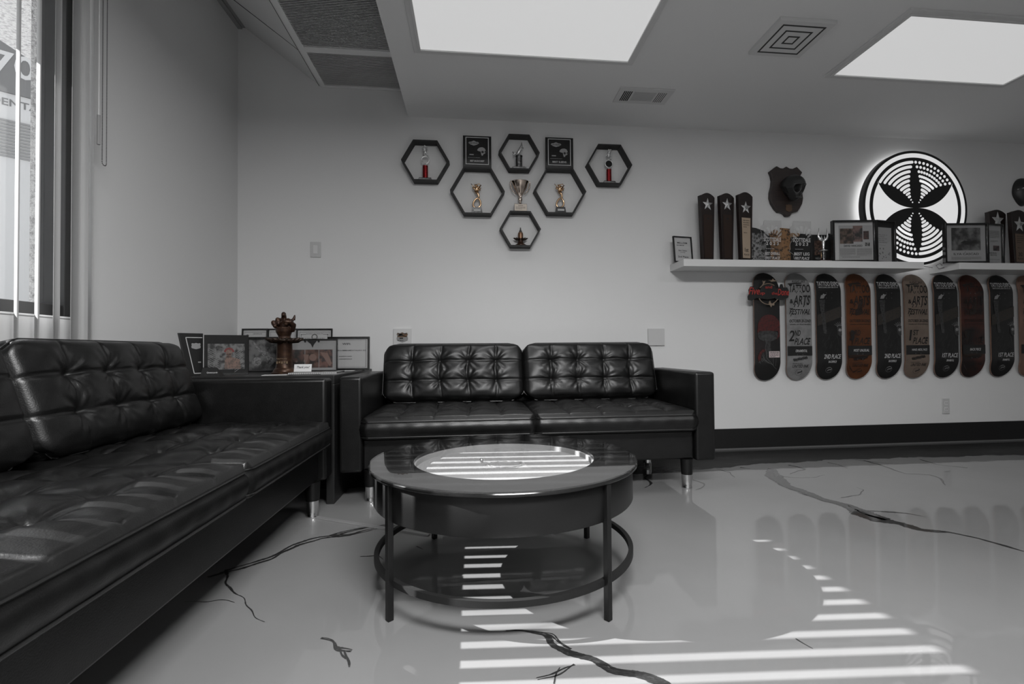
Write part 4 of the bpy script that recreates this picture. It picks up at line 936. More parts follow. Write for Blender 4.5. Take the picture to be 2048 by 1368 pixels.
# ============================================================ THINGS ON THE SHELVES
ZT = SZ1
def star(mb, cx, cz, R_, y, d_=.012):
    P = []
    for k in range(10): r_ = R_ if k % 2 == 0 else R_*.42; a = PI/2+PI/5*k; P.append((cx+r_*math.cos(a), y, cz+r_*math.sin(a)))
    c_ = (cx, y-d_, cz); mb.add(P+[c_, (cx, y, cz)], [(k, (k+1) % 10, 10) for k in range(10)]+[((k+1) % 10, k, 11) for k in range(10)])
def star_award(px, pyt, y, label, plate_m, wide, txt=None, ring=False, yaw=-8, pyb=None, group='star topped wooden awards'):
    """tapered plank award: wider at the top with an arched head"""
    c_ = aty(px, 450, y); zt = aty(px, pyt, y)[2]; H_ = zt-ZT; t = thing('star_award', label, 'award', (c_[0], y, ZT), (0, 0, R2(yaw)), group)
    wt, wb = wide, wide*.72; P = [(-wb/2, .012), (wb/2, .012), (wt/2, H_-.03)]
    for k in range(1, 10): a = k/10; P.append((wt/2-wt*a, H_-.03+.03*math.sin(PI*min(1, a*.95+.03))))
    P.append((-wt/2, H_-.022))
    o = MB(); o.prism(P, -.016, .016); o.build('plank', rosewood, t, bevel=.0015)
    o = MB(); o.box((-wb/2-.006, -.03, 0), (wb/2+.006, .03, .012)); o.build('base', rosewood, t, bevel=.001)
    o = MB(); star(o, 0, H_-(.085 if not ring else .115), wt*.37, -.0165); o.build('star', silver, t)
    o = MB(); zt2, zb2 = (H_-.16, .03) if not ring else (H_-.19, .03)
    o.add([(-wb*.36, -.0175, zb2), (wb*.36, -.0175, zb2), (wb*.42, -.0175, zt2), (-wb*.42, -.0175, zt2), (-wb*.36, -.0155, zb2), (wb*.36, -.0155, zb2), (wb*.42, -.0155, zt2), (-wb*.42, -.0155, zt2)], [(0,1,2,3),(7,6,5,4),(0,4,5,1),(1,5,6,2),(2,6,7,3),(3,7,4,0)])
    pl = o.build('plate', plate_m, t)
    o = MB(); zz = zt2-.02
    if txt: textlines(o, 0, zz, wb*.6, 4, .016, .004, -.0183); textlines(o, 0, zz-.09, wb*.5, 1, .016, .004, -.0183); put_text(o, txt[0], 0, zb2+.06, wb*.36, .03, -.0183); put_text(o, txt[1], 0, zb2+.025, wb*.5, .013, -.0183)
    else: o.prism([(-.02, zz-.01), (0, zz-.016), (.02, zz-.01), (.004, zz-.006), (0, zz+.004), (-.004, zz-.006)], -.0183, -.0176); textlines(o, 0, zz-.03, wb*.5, 2, .01, .002, -.0183)
    o.build('engraving', ink if txt else mat('engraving_dark', .01, .5), pl)
    if ring:
        o = MB(); o.lathe([(0, 0), (.014, 0), (.014, .003), (0, .003)], 24, Matrix.Translation((0, -.0285, H_-.115)) @ Matrix.Rotation(-PI/2, 4, 'X'), cap=False); o.build('star_disc', mat('disc_silver', .4, .4, .8), t)
pbrass = mat('pale_gold_plate', (.42, .33, .25), .45, .3)
star_award(1413, 387, 3.47, 'leftmost star award, dark wood with dark plate', bronzeplate, .128, yaw=14)
star_award(1452, 387.5, 3.47, 'middle star award of three, reddish wood with dark plate', bronzeplate, .128, yaw=14)
star_award(1489, 385.5, 3.46, 'third star award from left, with pale gold first place plate', pbrass, .128, ('1st', 'PLACE'), True, yaw=12)
star_award(1991, 420.5, 3.50, 'star award behind the frames on the right shelf', bronzeplate, .19, yaw=10)
star_award(2034, 421.0, 3.47, 'star award at the right edge with a brown second place plate', mat('brown_plate', (.13, .09, .065), .5, .2), .175, ('2ND', 'PLACE'), True, yaw=10)
def picframe(name, label, cat, px0, px1, pyt, y, z0, border, depth, fill, yaw=0, tilt=0, m_=blackgloss, glazed=True, group=None, mount=paper, pyt_is_z=False):
    a, b_ = aty(px0, 500 if z0 > 1 else 700, y), aty(px1, 500 if z0 > 1 else 700, y); w_ = (b_[0]-a[0])/math.cos(R2(yaw)); h_ = aty((px0+px1)/2, pyt, y)[2]-z0
    t = thing(name, label, cat, ((a[0]+b_[0])/2, y, z0), (R2(-tilt), 0, R2(yaw)), group)
    o = MB(); o.ring(rect(0, h_/2, w_, h_), rect(0, h_/2, w_-2*border, h_-2*border), -depth, 0); o.build('frame', m_, t, merge=True, bevel=.001)
    o = MB(); o.box((-w_/2+border, -depth*.35, border), (w_/2-border, -.001, h_-border)); o.build('mount', mount, t)
    fill(t, w_-2*border, h_-2*border, -depth*.35-.0006, border)
    if glazed: o = MB(); o.box((-w_/2+border, -depth*.8-.001, border), (w_/2-border, -depth*.8, h_-border)); o.build('glass', glass, t)
    return t
def photo(t, cx, cz, w_, h_, y, c1, c2, sc_=30, name='photo'):
    k = 'photo_%s_%s_%s' % (c1, c2, sc_)
    o = MB(); flat(o, rect(cx, cz, w_, h_), y); return o.build(name, mat(k, c1, .6, var=(sc_, c2, .42, .58)), t)
def f_small(t, w_, h_, y, b_):
    o = MB(); put_text(o, 'MILLSIM', 0, b_+h_*.78, w_*.6, h_*.07, y); textlines(o, 0, b_+h_*.68, w_*.7, 1, .01, .004, y); put_text(o, 'Best Tattoo', 0, b_+h_*.46, w_*.5, h_*.055, y); put_text(o, 'of Day', 0, b_+h_*.38, w_*.3, h_*.045, y); put_text(o, '2nd Place', 0, b_+h_*.2, w_*.62, h_*.075, y); o.build('lettering', ink, t)
picframe('framed_certificate', 'small black framed certificate at the left end of the long shelf', 'picture frame', 1346, 1386, 472.5, 3.5, ZT, .008, .015, f_small, yaw=10, tilt=6)
# dark plaque with pale mottled print, behind the first acrylic
def pl_item(name, label, px0, px1, pyt, y, shape, m_, printm=None, yaw=0, group=None):
    a, b_ = aty(px0, 500, y), aty(px1, 500, y); w_ = b_[0]-a[0]; h_ = aty((px0+px1)/2, pyt, y)[2]-ZT
    t = thing(name, label, 'plaque', ((a[0]+b_[0])/2, y, ZT), (0, 0, R2(yaw)), group); o = MB(); o.prism([(x*w_, z*h_) for x, z in shape], -.007, .007); o.build('board', m_, t, bevel=.001); return t, w_, h_
t, w_, h_ = pl_item('wood_plaque', 'black plaque with pale mottled print behind the first acrylic award', 1499, 1540, 455, 3.50, [(-.5, 0), (.5, 0), (.5, .75), (.32, .88), (-.2, .98), (-.5, 1)], mat('black_plaque', .012, .4))
photo(t, -.06*w_, h_*.5, w_*.72, h_*.68, -.0078, .012, .22, 45, 'print'); o = MB(); put_text(o, 'Allegory', -.05*w_, h_*.12, w_*.7, h_*.1, -.0085, shear=.2); o.build('lettering', greyink, t)
t, w_, h_ = pl_item('wood_plaque', 'golden brown carved plaque seen behind the two acrylic awards', 1532, 1580, 456, 3.505, [(-.42, 0), (.5, 0), (.5, .98), (.1, 1), (.06, .85), (-.1, .97), (-.38, .84), (-.5, .6)], mat('golden_print', (.24, .13, .06), .5, var=(55, (.03, .02, .015), .5, .62)))
t, w_, h_ = pl_item('wood_plaque', 'black plaque with golden corner behind the second acrylic award', 1572, 1622, 467, 3.51, [(-.5, 0), (.5, 0), (.5, .98), (-.5, 1)], MATS['black_plaque']); o = MB(); flat(o, [(-.5*w_, h_*1.0), (-.5*w_, h_*.85), (.0, h_*.9), (.05*w_, h_)], -.0078); o.build('corner_print', mat('golden_corner', (.28, .16, .075), .5), t)
t, w_, h_ = pl_item('wood_plaque', 'black plaque with small reddish brown portrait print behind the eagle trophy', 1622, 1660, 470, 3.505, [(-.5, 0), (.5, 0), (.5, 1), (-.5, 1)], MATS['black_plaque']); photo(t, -.15*w_, h_*.56, w_*.4, h_*.5, -.0078, (.12, .07, .05), (.02, .012, .01), 60, 'print'); o = MB(); put_text(o, 'VEGAS', -.15*w_, h_*.2, w_*.35, h_*.06, -.0085); o.build('lettering', greyink, t)
t, w_, h_ = pl_item('wood_plaque', 'plain black plaque leaning behind the left newspaper frame', 1657, 1680, 468, 3.54, [(-.5, 0), (.5, 0), (.5, 1), (-.5, 1)], MATS['black_plaque'])
# acrylic state-shaped awards
AZ = [(-.36, 0), (.42, 0), (.42, 1), (-.30, 1), (-.33, .9), (-.42, .86), (-.46, .74), (-.40, .66), (-.42, .6), (-.36, .52), (-.44, .44), (-.47, .36), (-.44, .30), (-.5, .24), (-.3, .15), (-.32, .06)]
def acry(px0, px1, pyt, y, l1, label):
    a, b_ = aty(px0, 500, y), aty(px1, 500, y); w_ = (b_[0]-a[0])/.92; h_ = aty((px0+px1)/2, pyt, y)[2]-ZT-.01
    t = thing('acrylic_award', label, 'award', ((a[0]+b_[0])/2+.04*w_, y, ZT), group='clear state-shaped acrylic awards')
    o = MB(); o.prism([(x*w_, z*h_+.010) for x, z in AZ], -.006, .006); o.build('acrylic_slab', acrylic, t)
    o = MB(); o.tube([(x*w_, -.006, z*h_+.010) for x, z in AZ[2:]], .0012, 5); o.build('bright_edge', frost, t)
    o = MB(); o.box((-w_*.34, -.02, 0), (w_*.40, .02, .010)); o.build('stand', blackgloss, t)
    o = MB(); y_ = -.0068
    for a_ in (160, 138, 116, 94, 72, 50, 28):
        q = lambda d_, r_: (w_*.05+math.cos(R2(a_+d_))*r_*w_, h_*.55+math.sin(R2(a_+d_))*r_*w_*1.1)
        P = [q(-6, .24), q(6, .24), q(6.5, .50), q(-6.5, .50)]; flat(o, [(max(-.34*w_, min(.41*w_, x)), min(h_*1.0, z)) for x, z in P], y_)
    mat('white_etching', .5, .6); o.build('ray_etching', frost, t); o = MB()
    put_text(o, 'SCOTTSDALE', .02*w_, h_*.56, w_*.72, h_*.10, y_); put_text(o, '2 0 2 3', .02*w_, h_*.46, w_*.52, h_*.08, y_)
    put_text(o, l1, .02*w_, h_*.21, w_*.62, h_*.075, y_); put_text(o, 'FIRST PLACE', .02*w_, h_*.1, w_*.6, h_*.07, y_, shear=.3); textlines(o, 0, h_*.33, w_*.5, 1, .01, .0025, y_)
    o.build('lettering', MATS['white_etching'], t)
acry(1519, 1563, 441.5, 3.43, 'BEST OVERALL', 'clear acrylic award lettered for the city, left of the pair')
acry(1577, 1622, 443, 3.43, 'BEST LEG', 'clear acrylic award lettered best leg, right of the pair')
# eagle-like metal trophy
t = thing('winged_trophy', 'small silver and black trophy with raised wings beside the newspaper frame', 'trophy', (aty(1647, 500, 3.42)[0], 3.42, ZT)); zt = aty(1647, 456, 3.42)[2]-ZT
o = MB(); o.box((-.045, -.03, 0), (.045, .03, .012)); o.build('base', marble, t, bevel=.002); o = MB(); o.box((-.038, -.024, .012), (.038, .024, .015)); o.build('base_cap', mat('dark_red_cap', (.06, .01, .01), .3), t)
o = MB(); o.lathe([(.014, .015), (.014, .085)], 20); o.build('column', mat('holo_black', .04, .25, .7, var=(80, .2, .5, .65)), t, smooth='auto')
o = MB(); o.tube([(-.019, 0, .015), (-.019, 0, .085)], .003, 8); o.build('side_rod', gold, t, smooth=True)
o = MB(); o.lathe([(.026, .085), (.03, .089), (.01, .094), (.006, .1), (.008, .115), (.011, .15), (.006, .16), (.012, .165)], 24); o.tube([(-.004, 0, .16), (-.03, 0, .175), (-.04, 0, .195), (-.033, 0, zt)], [.008, .012, .007, .001], 8); o.tube([(.004, 0, .16), (.024, 0, .175), (.034, 0, .195), (.027, 0, zt)], [.008, .01, .007, .001], 8); o.tube([(-.01, 0, .17), (-.014, 0, .2)], .0022, 6); o.tube([(.008, 0, .17), (.01, 0, .2)], .0022, 6); o.ball((-.024, -.008, .172), (.018, .006, .012), 10); o.build('winged_figure', silver, t, smooth=True)
# newspaper style frames
def f_david(t, w_, h_, y, b_):
    o = MB(); flat(o, rect(w_*.06, b_+h_*.46, w_*.84, h_*.92), y); o.build('clipping', papergrey, t); y -= .0006
    photo(t, -w_*.16, b_+h_*.64, w_*.34, h_*.4, y, (.13, .09, .07), (.035, .028, .024), 35); photo(t, w_*.12, b_+h_*.70, w_*.24, h_*.42, y-.0002, (.17, .11, .1), (.03, .03, .03), 28); photo(t, w_*.33, b_+h_*.66, w_*.14, h_*.22, y, (.09, .045, .04), (.02, .02, .02), 60); photo(t, w_*.36, b_+h_*.42, w_*.12, h_*.09, y, .02, .2, 90)
    o = MB(); put_text(o, 'DAVID VANCASSO', w_*.0, b_+h_*.385, w_*.46, h_*.055, y); o.build('headline', ink, t)
    o = MB(); textlines(o, -w_*.14, b_+h_*.31, w_*.4, 11, h_*.017, h_*.007, y); textlines(o, w_*.28, b_+h_*.31, w_*.38, 11, h_*.017, h_*.007, y); flat(o, rect(w_*.07, b_+h_*.115, w_*.78, h_*.005), y); textlines(o, w_*.07, b_+h_*.085, w_*.7, 1, .01, .003, y); o.build('body_text', inkgrey, t)
picframe('newspaper_frame', 'deep black frame with a page of colour tattoo photos, beside the winged trophy', 'picture frame', 1665, 1743, 442.5, 3.40, ZT, .012, .035, f_david, yaw=-7)
def f_flash(t, w_, h_, y, b_):
    o = MB(); flat(o, rect(-w_*.02, b_+h_*.44, w_*.86, h_*.86), y); o.build('clipping', papergrey, t); y -= .0006
    o = MB(); 
    for k, s_ in enumerate(('TAL INK: A', 'UNIQUE', 'NAL TATTOO', 'IN THE', 'LAS VEGAS')): put_text(o, s_, -w_*.1-(.07*w_ if len(s_) < 8 else 0), b_+h_*(.68-.048*k), w_*(.5 if len(s_) > 8 else .3), h_*.026, y)
    textlines(o, -w_*.05, b_+h_*.42, w_*.6, 1, .01, .002, y); flat(o, circ(-w_*.27, b_+h_*.33, w_*.04, 10), y); flat(o, circ(-w_*.08, b_+h_*.33, w_*.04, 10), y)
    r = random.Random(2)
    for q in range(16): cx, cz = r.uniform(-.36, .3)*w_, b_+r.uniform(.06, .24)*h_; flat(o, circ(cx, cz, r.uniform(.015, .04)*w_, 7), y)
    o.build('body_text', inkgrey, t)
picframe('newspaper_frame', 'narrow black frame with a grey drawing sheet, directly left of the sign centre', 'picture frame', 1744, 1789, 443, 3.43, ZT, .010, .03, f_flash, yaw=10, mount=mat('void_black', .004, .9))
def f_ilya(t, w_, h_, y, b_):
    photo(t, w_*.02, b_+h_*.62, w_*.72, h_*.62, y, .16, .03, 16); o = MB(); put_text(o, 'ILYA CASCAD', w_*.02, b_+h_*.21, w_*.62, h_*.06, y); flat(o, circ(w_*.0, b_+h_*.27, .003, 6), y); o.build('headline', ink, t)
    o = MB(); textlines(o, w_*.02, b_+h_*.13, w_*.74, 5, h_*.017, h_*.008, y); textlines(o, -w_*.42, b_+h_*.45, w_*.02, 3, .01, .003, y); o.build('body_text', inkgrey, t)
    o = MB(); flat(o, [(w_*.12, b_+h_*.55), (w_*.28, b_+h_*.6), (w_*.26, b_+h_*.52), (w_*.06, b_+h_*.46), (-w_*.12, b_+h_*.52), (-w_*.02, b_+h_*.58)], y-.0004); o.build('photo_detail', mat('photo_dark', .015, .6), t)
picframe('newspaper_frame', 'black frame with one large grey square photo, first on the right shelf', 'picture frame', 1889, 1967, 448, 3.39, ZT, .012, .03, f_ilya, yaw=-6, mount=papergrey)
def f_boys(t, w_, h_, y, b_):
    photo(t, w_*.18, b_+h_*.40, w_*.4, h_*.14, y, (.08, .05, .05), .01, 50); o = MB(); put_text(o, 'BANNA', -w_*.05, b_+h_*.27, w_*.5, h_*.045, y); put_text(o, 'BOYS', .0, b_+h_*.215, w_*.4, h_*.045, y); flat(o, rect(0, b_+h_*.1, w_*.8, h_*.006), y); o.build('headline', ink, t)
    o = MB(); textlines(o, .05*w_, b_+h_*.86, w_*.7, 12, h_*.017, h_*.008, y); textlines(o, .05*w_, b_+h_*.6, w_*.5, 3, h_*.017, h_*.008, y); o.build('body_text', inkgrey, t)
picframe('newspaper_frame', 'narrow black framed page between the large grey photo frame and the edge award', 'picture frame', 1964, 2004, 449, 3.43, ZT, .011, .028, f_boys, yaw=6, mount=papergrey)
# ============================================================ THINGS ON THE CORNER TABLE
def f_cert(seal):
    def f(t, w_, h_, y, b_):
        o = MB(); o.ring(rect(0, b_+h_/2, w_*.90, h_*.90), rect(0, b_+h_/2, w_*.885, h_*.885), y-.0003, y)
        if seal == 2:
            o.ring(circ(0, b_+h_*.82, .020, 28), circ(0, b_+h_*.82, .013, 28), y-.0004, y); put_text(o, 'BOARD OF HEALTH', 0, b_+h_*.9, w_*.5, h_*.025, y)
            for s in (-1, 1): flat(o, rect(s*w_*.33, b_+h_*.885, w_*.14, .003), y); flat(o, rect(s*w_*.40, b_+h_*.82, .0025, h_*.12), y); flat(o, circ(s*w_*.395, b_+h_*.88, .004, 10), y)
        elif seal == 1: flat(o, circ(-w_*.33, b_+h_*.85, .010, 16), y); put_text(o, 'CERTIFICATE', w_*.1, b_+h_*.9, w_*.4, h_*.03, y)
        textlines(o, 0, b_+h_*.78, w_*.6, 3, .03, .004, y); o.build('print', inkgrey, t)
    return f
Z0 = TZ
picframe('certificate_frame', 'black framed certificate with a small seal, left of three at the back', 'picture frame', 482, 534.5, 657, 3.50, Z0, .009, .015, f_cert(1), tilt=5, glazed=True)
picframe('certificate_frame', 'black framed certificate partly hidden by the bronze hand, middle of three', 'picture frame', 534, 594, 657, 3.51, Z0, .008, .015, f_cert(0), tilt=5)
picframe('certificate_frame', 'black framed certificate with a large round seal, right of three at the back', 'picture frame', 591.5, 664, 657, 3.49, Z0, .009, .015, f_cert(2), tilt=5)
# black angled plaque beside the left wall
zt = aty(354, 667, 2.70)[2]
_a = aty(355, 700, 2.70); t = thing('award_plaque', 'tall black tapering plaque with a silver V border by the left wall', 'plaque', (max(_a[0], XL+.015), 2.705, Z0), (0, 0, R2(52)))
h_ = zt-Z0+.003; 
o = MB(); o.prism([(.045, 0), (.112, 0), (.112, h_), (0, h_+.0)], -.010, .010); o.build('board', blackpaint, t, bevel=.001)
o = MB(); q = -.0106
def st2(o, pts, w__):
    for k in range(len(pts)-1):
        (x0, z0_), (x1, z1) = pts[k], pts[k+1]; l = math.hypot(x1-x0, z1-z0_); nx, nz = -(z1-z0_)/l*w__/2, (x1-x0)/l*w__/2; flat(o, [(x0+nx, z0_+nz), (x0-nx, z0_-nz), (x1-nx, z1-nz), (x1+nx, z1+nz)], q)
st2(o, [(.108, h_*.90), (.030, h_*.90), (.070, h_*.06), (.108, h_*.06)], .004); o.build('silver_border', mat('border_silver', .5, .4), t)
o = MB(); flat(o, badge_poly(.078, h_*.70, .045, h_*.15), q); o.build('emblem_print', greyink, t); o = MB(); flat(o, rect(.095, h_*.32, .014, .006), q); o.build('print', greyink, t)
# deep black photo box with painted portrait
t = thing('photo_box', 'deep black shadow box with a colour photo of a person in red headwear', 'picture frame', (aty(453, 700, 2.81)[0], 2.81, Z0), (0, 0, R2(28))); w_ = (aty(499, 700, 2.81)[0]-aty(408, 700, 2.81)[0])*.9; h_ = aty(453, 670, 2.81)[2]-Z0
o = MB(); o.box((-w_/2, 0, 0), (w_/2, .045, h_)); o.build('box', blackgloss, t, bevel=.0015)
o = MB(); photo(t, .0, h_*.46, w_*.82, h_*.64, -.0012, .012, .13, 38)
o = MB(); flat(o, [(-w_*.04, h_*.16), (-w_*.04, h_*.35), (-.005, h_*.46), (.015, h_*.48), (.03, h_*.44), (.062, h_*.38), (.066, h_*.15)], -.0018); flat(o, circ(.012, h_*.56, .016, 18), -.0018); flat(o, [(.0, h_*.54), (.02, h_*.54), (.022, h_*.44), (.0, h_*.44)], -.0018); o.build('portrait_print', mat('skin_print', (.16, .10, .08), .6, var=(90, (.08, .06, .05), .45, .6)), t)
o = MB(); 
for k in range(12): a0, a1 = PI*.02+PI*.96*k/12, PI*.02+PI*.96*(k+1)/12; flat(o, [(.012+r_*math.cos(a_), h_*.57+r_*math.sin(a_)) for r_, a_ in ((.015, a0), (.024, a0), (.024, a1), (.015, a1))], -.0021)
o.build('headwear_print', mat('headwear_red', (.13, .015, .015), .6), t)
o = MB(); flat(o, circ(.013, h_*.555, .0016, 6), -.0024); st = [(-.09, .45), (-.03, .2)]
for k in range(10): z = h_*(.22+.05*k); flat(o, [(-w_*.4, z), (-w_*.4, z+.003), (-w_*.15, z-.03), (-w_*.15, z-.033)], -.0016); flat(o, [(w_*.38, z), (w_*.38, z+.003), (w_*.18, z-.03), (w_*.18, z-.033)], -.0016)
o.build('stripe_print', mat('stripe_grey', .14, .6), t)
o = MB(); o.box((-w_/2-.0008, -.0004, 0), (-w_/2+.0018, .0006, h_)); o.build('bright_edge', mat('bright_edge', .4, .4), t)
# black card holder
t = thing('card_stand', 'small black folded card with white script in front of the shadow box', 'card', (aty(425, 740, 2.68)[0], 2.68, Z0))
o = MB(); o.add([(-.05,-.02,0),(.045,-.02,0),(.045,.03,0),(-.05,.03,0),(-.045,.0,.045),(.02,.0,.045)], [(0,1,5,4),(3,4,5,2),(0,4,3),(1,2,5),(0,3,2,1)]); o.build('card', blackpaint, t)
o = MB(); vs, fs = text_geo('Queencards'); Mx = Matrix.Translation((-.022, -.0135, .016)) @ Matrix.Rotation(-.42, 4, 'X') @ Matrix.Scale(.0105, 4); o.add([(x, 0, z) for x, z in vs], fs, Mx); o.build('lettering', whiteink, t)
# grey framed drawing
def f_bw(t, w_, h_, y, b_):
    photo(t, 0, b_+h_*.5, w_*.98, h_*.98, y, .035, .17, 26)
    o = MB(); L = [(-w_*.38, b_+h_*.92), (-.02, b_+h_*.6), (.01, b_+h_*.52), (.035, b_+h_*.35), (.05, b_+h_*.22)]
    for k in range(4): (x0, z0_), (x1, z1) = L[k], L[k+1]; w__ = .004+.005*k; flat(o, [(x0, z0_-w__), (x0+w__, z0_+w__), (x1+w__*1.5, z1+w__), (x1-w__, z1-w__*1.5)], y-.0004)
    flat(o, circ(-w_*.22, b_+h_*.28, .028, 9), y-.0003); o.build('drawing', mat('pale_drawing', .26, .7, var=(120, .1, .45, .6)), t)
picframe('drawing_frame', 'dark framed grey pencil drawing between the shadow box and the bronze hand', 'picture frame', 496, 561, 674, 3.22, Z0, .009, .03, f_bw, yaw=-2, mount=mat('grey_mount', .14, .7))
def f_three(t, w_, h_, y, b_):
    for k, (c1, c2) in enumerate((((.11, .06, .05), (.03, .03, .028)), ((.03, .022, .02), (.13, .075, .06)), ((.15, .08, .065), (.04, .035, .035)))): photo(t, w_*(-.28+.28*k), b_+h_*.38, w_*.27, h_*.6, y, c1, c2, 22+4*k)
    o = MB(); flat(o, [(-w_*.17, b_+h_*.52), (-w_*.06, b_+h_*.52), (-w_*.08, b_+h_*.36), (-w_*.11, b_+h_*.22), (-w_*.13, b_+h_*.34), (-w_*.17, b_+h_*.26), (-w_*.155, b_+h_*.4)], y-.0004); flat(o, [(w_*.16, b_+h_*.6), (w_*.32, b_+h_*.56), (w_*.4, b_+h_*.22), (w_*.36, b_+h_*.12)], y-.0004); flat(o, circ(w_*.02, b_+h_*.42, .022, 14), y-.0004); o.build('skin_print', mat('arm_print', (.2, .13, .11), .7), t)
    o = MB(); flat(o, [(-.03, b_+h_*.97), (.03, b_+h_*.97), (.012, b_+h_*.85), (.004, b_+h_*.74), (-.006, b_+h_*.86)], y-.0004); flat(o, circ(-.04, b_+h_*.95, .007, 8), y-.0004); flat(o, circ(.04, b_+h_*.95, .007, 8), y-.0004); o.build('emblem_print', ink, t)
picframe('framed_photographs', 'pale mounted frame with three tattoo photographs right of the bronze hand', 'picture frame', 573, 675.5, 678, 3.24, Z0, .006, .02, f_three, yaw=2, mount=mat('grey_mat_board', .3, .7))
def f_wifi(t, w_, h_, y, b_):
    o = MB(); o.ring(rect(0, b_+h_*.5, w_*.9, h_*.94), rect(0, b_+h_*.5, w_*.885, h_*.925), y-.0003, y)
    put_text(o, 'WIFI:', -w_*.06, b_+h_*.82, w_*.22, h_*.07, y); put_text(o, 'ITALIKA/IMMAMENTALIKA 5G', .015*w_, b_+h_*.6, w_*.86, h_*.04, y); put_text(o, 'PASSWORD:', -w_*.08, b_+h_*.4, w_*.34, h_*.035, y); put_text(o, '##########', -w_*.08, b_+h_*.31, w_*.34, h_*.03, y); o.build('lettering', ink, t)
picframe('notice_frame', 'black framed white notice headed WIFI, rightmost on the corner table', 'picture frame', 655, 739.5, 673.5, 3.34, Z0, .012, .015, f_wifi, yaw=0, tilt=3, mount=mat('notice_paper', .42, .8))
# bronze hand on a column
c_ = aty(569, 740, 2.93); zz = lambda py: aty(569, py, 2.93)[2]-Z0; u = .00285
t = thing('hand_sculpture', 'bronze hand sculpture rising from a petal dish on a fluted column', 'sculpture', (c_[0], 2.93, Z0))
hz = zz(683)
o = MB(); o.lathe([(.068, 0), (.068, .006), (.058, .012), (.056, .02), (.05, .028), (.046, .032), (.043, .05), (.041, .07), (.040, hz-.012), (.045, hz-.004)], 40); o.build('column', bronze, t, smooth='auto')
o = MB()
for k in range(5): x = -.028+.013*k; o.box((x, -.0425, .055+.004*(k % 2)), (x+.008, -.0395, .068))
put_text(o, 'TATTOO', 0, .082, .055, .009, -.0425); o.build('plaque_letters', mat('bright_brass', (.6, .45, .3), .3, 1), t)
o = MB()
for k in range(16):
    a = 2*PI*k/16; c1, s1 = math.cos(a), math.sin(a); o.tube([(c1*.03, s1*.03, hz+.002), (c1*.07, s1*.06, hz+.006), (c1*.1, s1*.075, hz+.012+.006*(k % 2))], [.014, .014, .004], 8)
o.lathe([(.0, hz-.004), (.07, hz+.0), (.075, hz+.01), (0, hz+.012)], 32, cap=False); o.build('petal_dish', MATS['dark_bronze'], t, smooth=True)
o = MB(); b0 = hz+.01
# wrist, palm, curled fingers and thumb (palm faces the viewer; fingers folded forward, index knuckle raised)
o.tube([(0, 0, b0-.005), (0, 0, b0+.02), (-.002, 0, b0+.045), (-.002, 0, b0+.07)], [.034, .032, .043, .046], 14)
o.ball((-.002, 0, b0+.075), (.055, .026, .034), 16)
fing = [((-.042, 0, b0+.075), (-.053, -.008, b0+.090), (-.045, -.036, b0+.094), (-.036, -.040, b0+.074)),
        ((-.020, 0, b0+.09), (-.026, -.006, b0+.108), (-.022, -.038, b0+.110), (-.016, -.044, b0+.088)),
        ((.002, 0, b0+.095), (-.002, -.002, b0+.122), (.0, -.012, b0+.142), (.002, -.022, b0+.138)),
        ((.026, 0, b0+.085), (.036, -.004, b0+.102), (.032, -.034, b0+.106), (.024, -.044, b0+.086))]
for k, P in enumerate(fing): o.tube(P, [.015, .0145, .013, .011], 10); o.ball(P[0], .016, 10); o.ball(P[1], .0148, 10); o.ball(P[2], .0132, 10); o.ball(P[3], .0112, 10)
P = [(.045, -.006, b0+.055), (.056, -.02, b0+.08), (.045, -.04, b0+.098), (.022, -.048, b0+.1)]; o.tube(P, [.015, .0135, .012, .010], 10)
for p_, r_ in zip(P, (.015, .0138, .0122, .010)): o.ball(p_, r_, 10)
o.tube([(.048, 0, b0+.11), (.054, 0, b0+.13), (.055, 0, b0+.14)], [.01, .006, .002], 8)
hd = o.build('hand', bronze, t, smooth=True)
rm = hd.modifiers.new('fuse', 'REMESH'); rm.mode = 'VOXEL'; rm.voxel_size = .0026; rm.use_smooth_shade = True
sm = hd.modifiers.new('smooth', 'SMOOTH'); sm.iterations = 3; sm.factor = .5
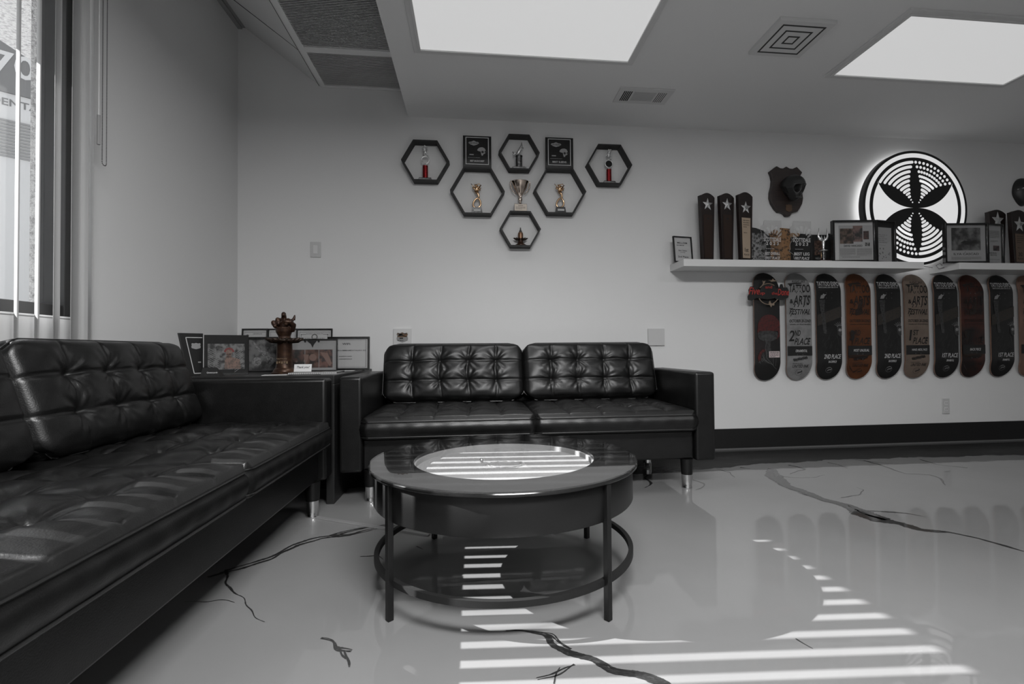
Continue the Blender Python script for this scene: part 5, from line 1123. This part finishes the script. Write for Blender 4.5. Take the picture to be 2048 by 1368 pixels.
# paper things in front
p = aty(617, 741, 2.80); t = thing('thank_you_card', 'small white card with handwriting propped on the striped folder', 'card', (aty(605, 740, 2.82)[0], 2.82, Z0+.012), (R2(-15), 0, R2(2)))
o = MB(); o.box((-.045, 0, 0), (.045, .002, .042)); o.build('card', mat('white_card', .6, .7), t, bevel=.0008); o = MB(); put_text(o, 'Thank you!', 0, .024, .066, .016, -.0006, shear=.3); o.build('handwriting', ink, t)
t = thing('striped_folder', 'black folder with white zebra stripes lying on the corner table', 'folder', (-.855, 2.84, Z0), (0, 0, R2(6)))
o = MB(); o.box((-.115, -.10, 0), (.135, .12, .010)); o.build('cover', mat('folder_black', .012, .4), t, bevel=.001)
o = MB()
for k in range(26):
    x = -.112+.0092*k; y0_ = -.0995; r = random.Random(k); l = r.uniform(.06, .2); o.add([(x, y0_, .0104), (x+.0075, y0_, .0104), (x+.02+.002, y0_+l, .0104), (x+.018, y0_+l, .0104)], [(0,1,2,3)]); o.add([(x, -.1004, .002), (x+.0075, -.1004, .002), (x+.0075, -.1004, .0100), (x, -.1004, .0100)], [(0,1,2,3)])
o.build('stripe_print', mat('zebra_white', .4, .6), t)
o = MB(); o.box((.10, -.36+.28, .0), (.24, .0, .006)); 
tag(MB().box((-.78, 2.68, Z0), (-.70, 2.85, Z0+.004)).build('grey_booklet', mat('booklet_grey', .2, .6), bevel=.001), 'thin grey booklet at the front right corner of the corner table', 'booklet')
tag(MB().box((-.06, -.03, 0), (.06, .03, .002)).build('paper_slip', mat('slip_white', .6, .7), None, (aty(588, 748, 2.72)[0]-.09, 2.72, Z0), rot=(0, 0, .1)), 'white paper slip in front of the bronze hand', 'paper')
tag(MB().box((-.06, -.05, 0), (.05, .04, .0015)).build('paper_slip', MATS['slip_white'], None, (-.785, 3.22, Z0), rot=(0, 0, .1)), 'white paper lying below the WIFI notice', 'paper')

# ============================================================ LIGHT
wd_ = bpy.data.worlds.new('world'); sc.world = wd_; wd_.use_nodes = True
bg = wd_.node_tree.nodes['Background']; bg.inputs['Color'].default_value = (.92, .96, 1, 1); bg.inputs['Strength'].default_value = WORLD
S = bpy.data.lights.new('sun', 'SUN'); S.energy = SUN; S.angle = R2(.3); so = bpy.data.objects.new('sun', S); C.objects.link(so)
Ld = Vector((1, -.074, -.668)).normalized(); so.rotation_euler = Ld.to_track_quat('-Z', 'Y').to_euler(); so.location = (-6, 2, 5)
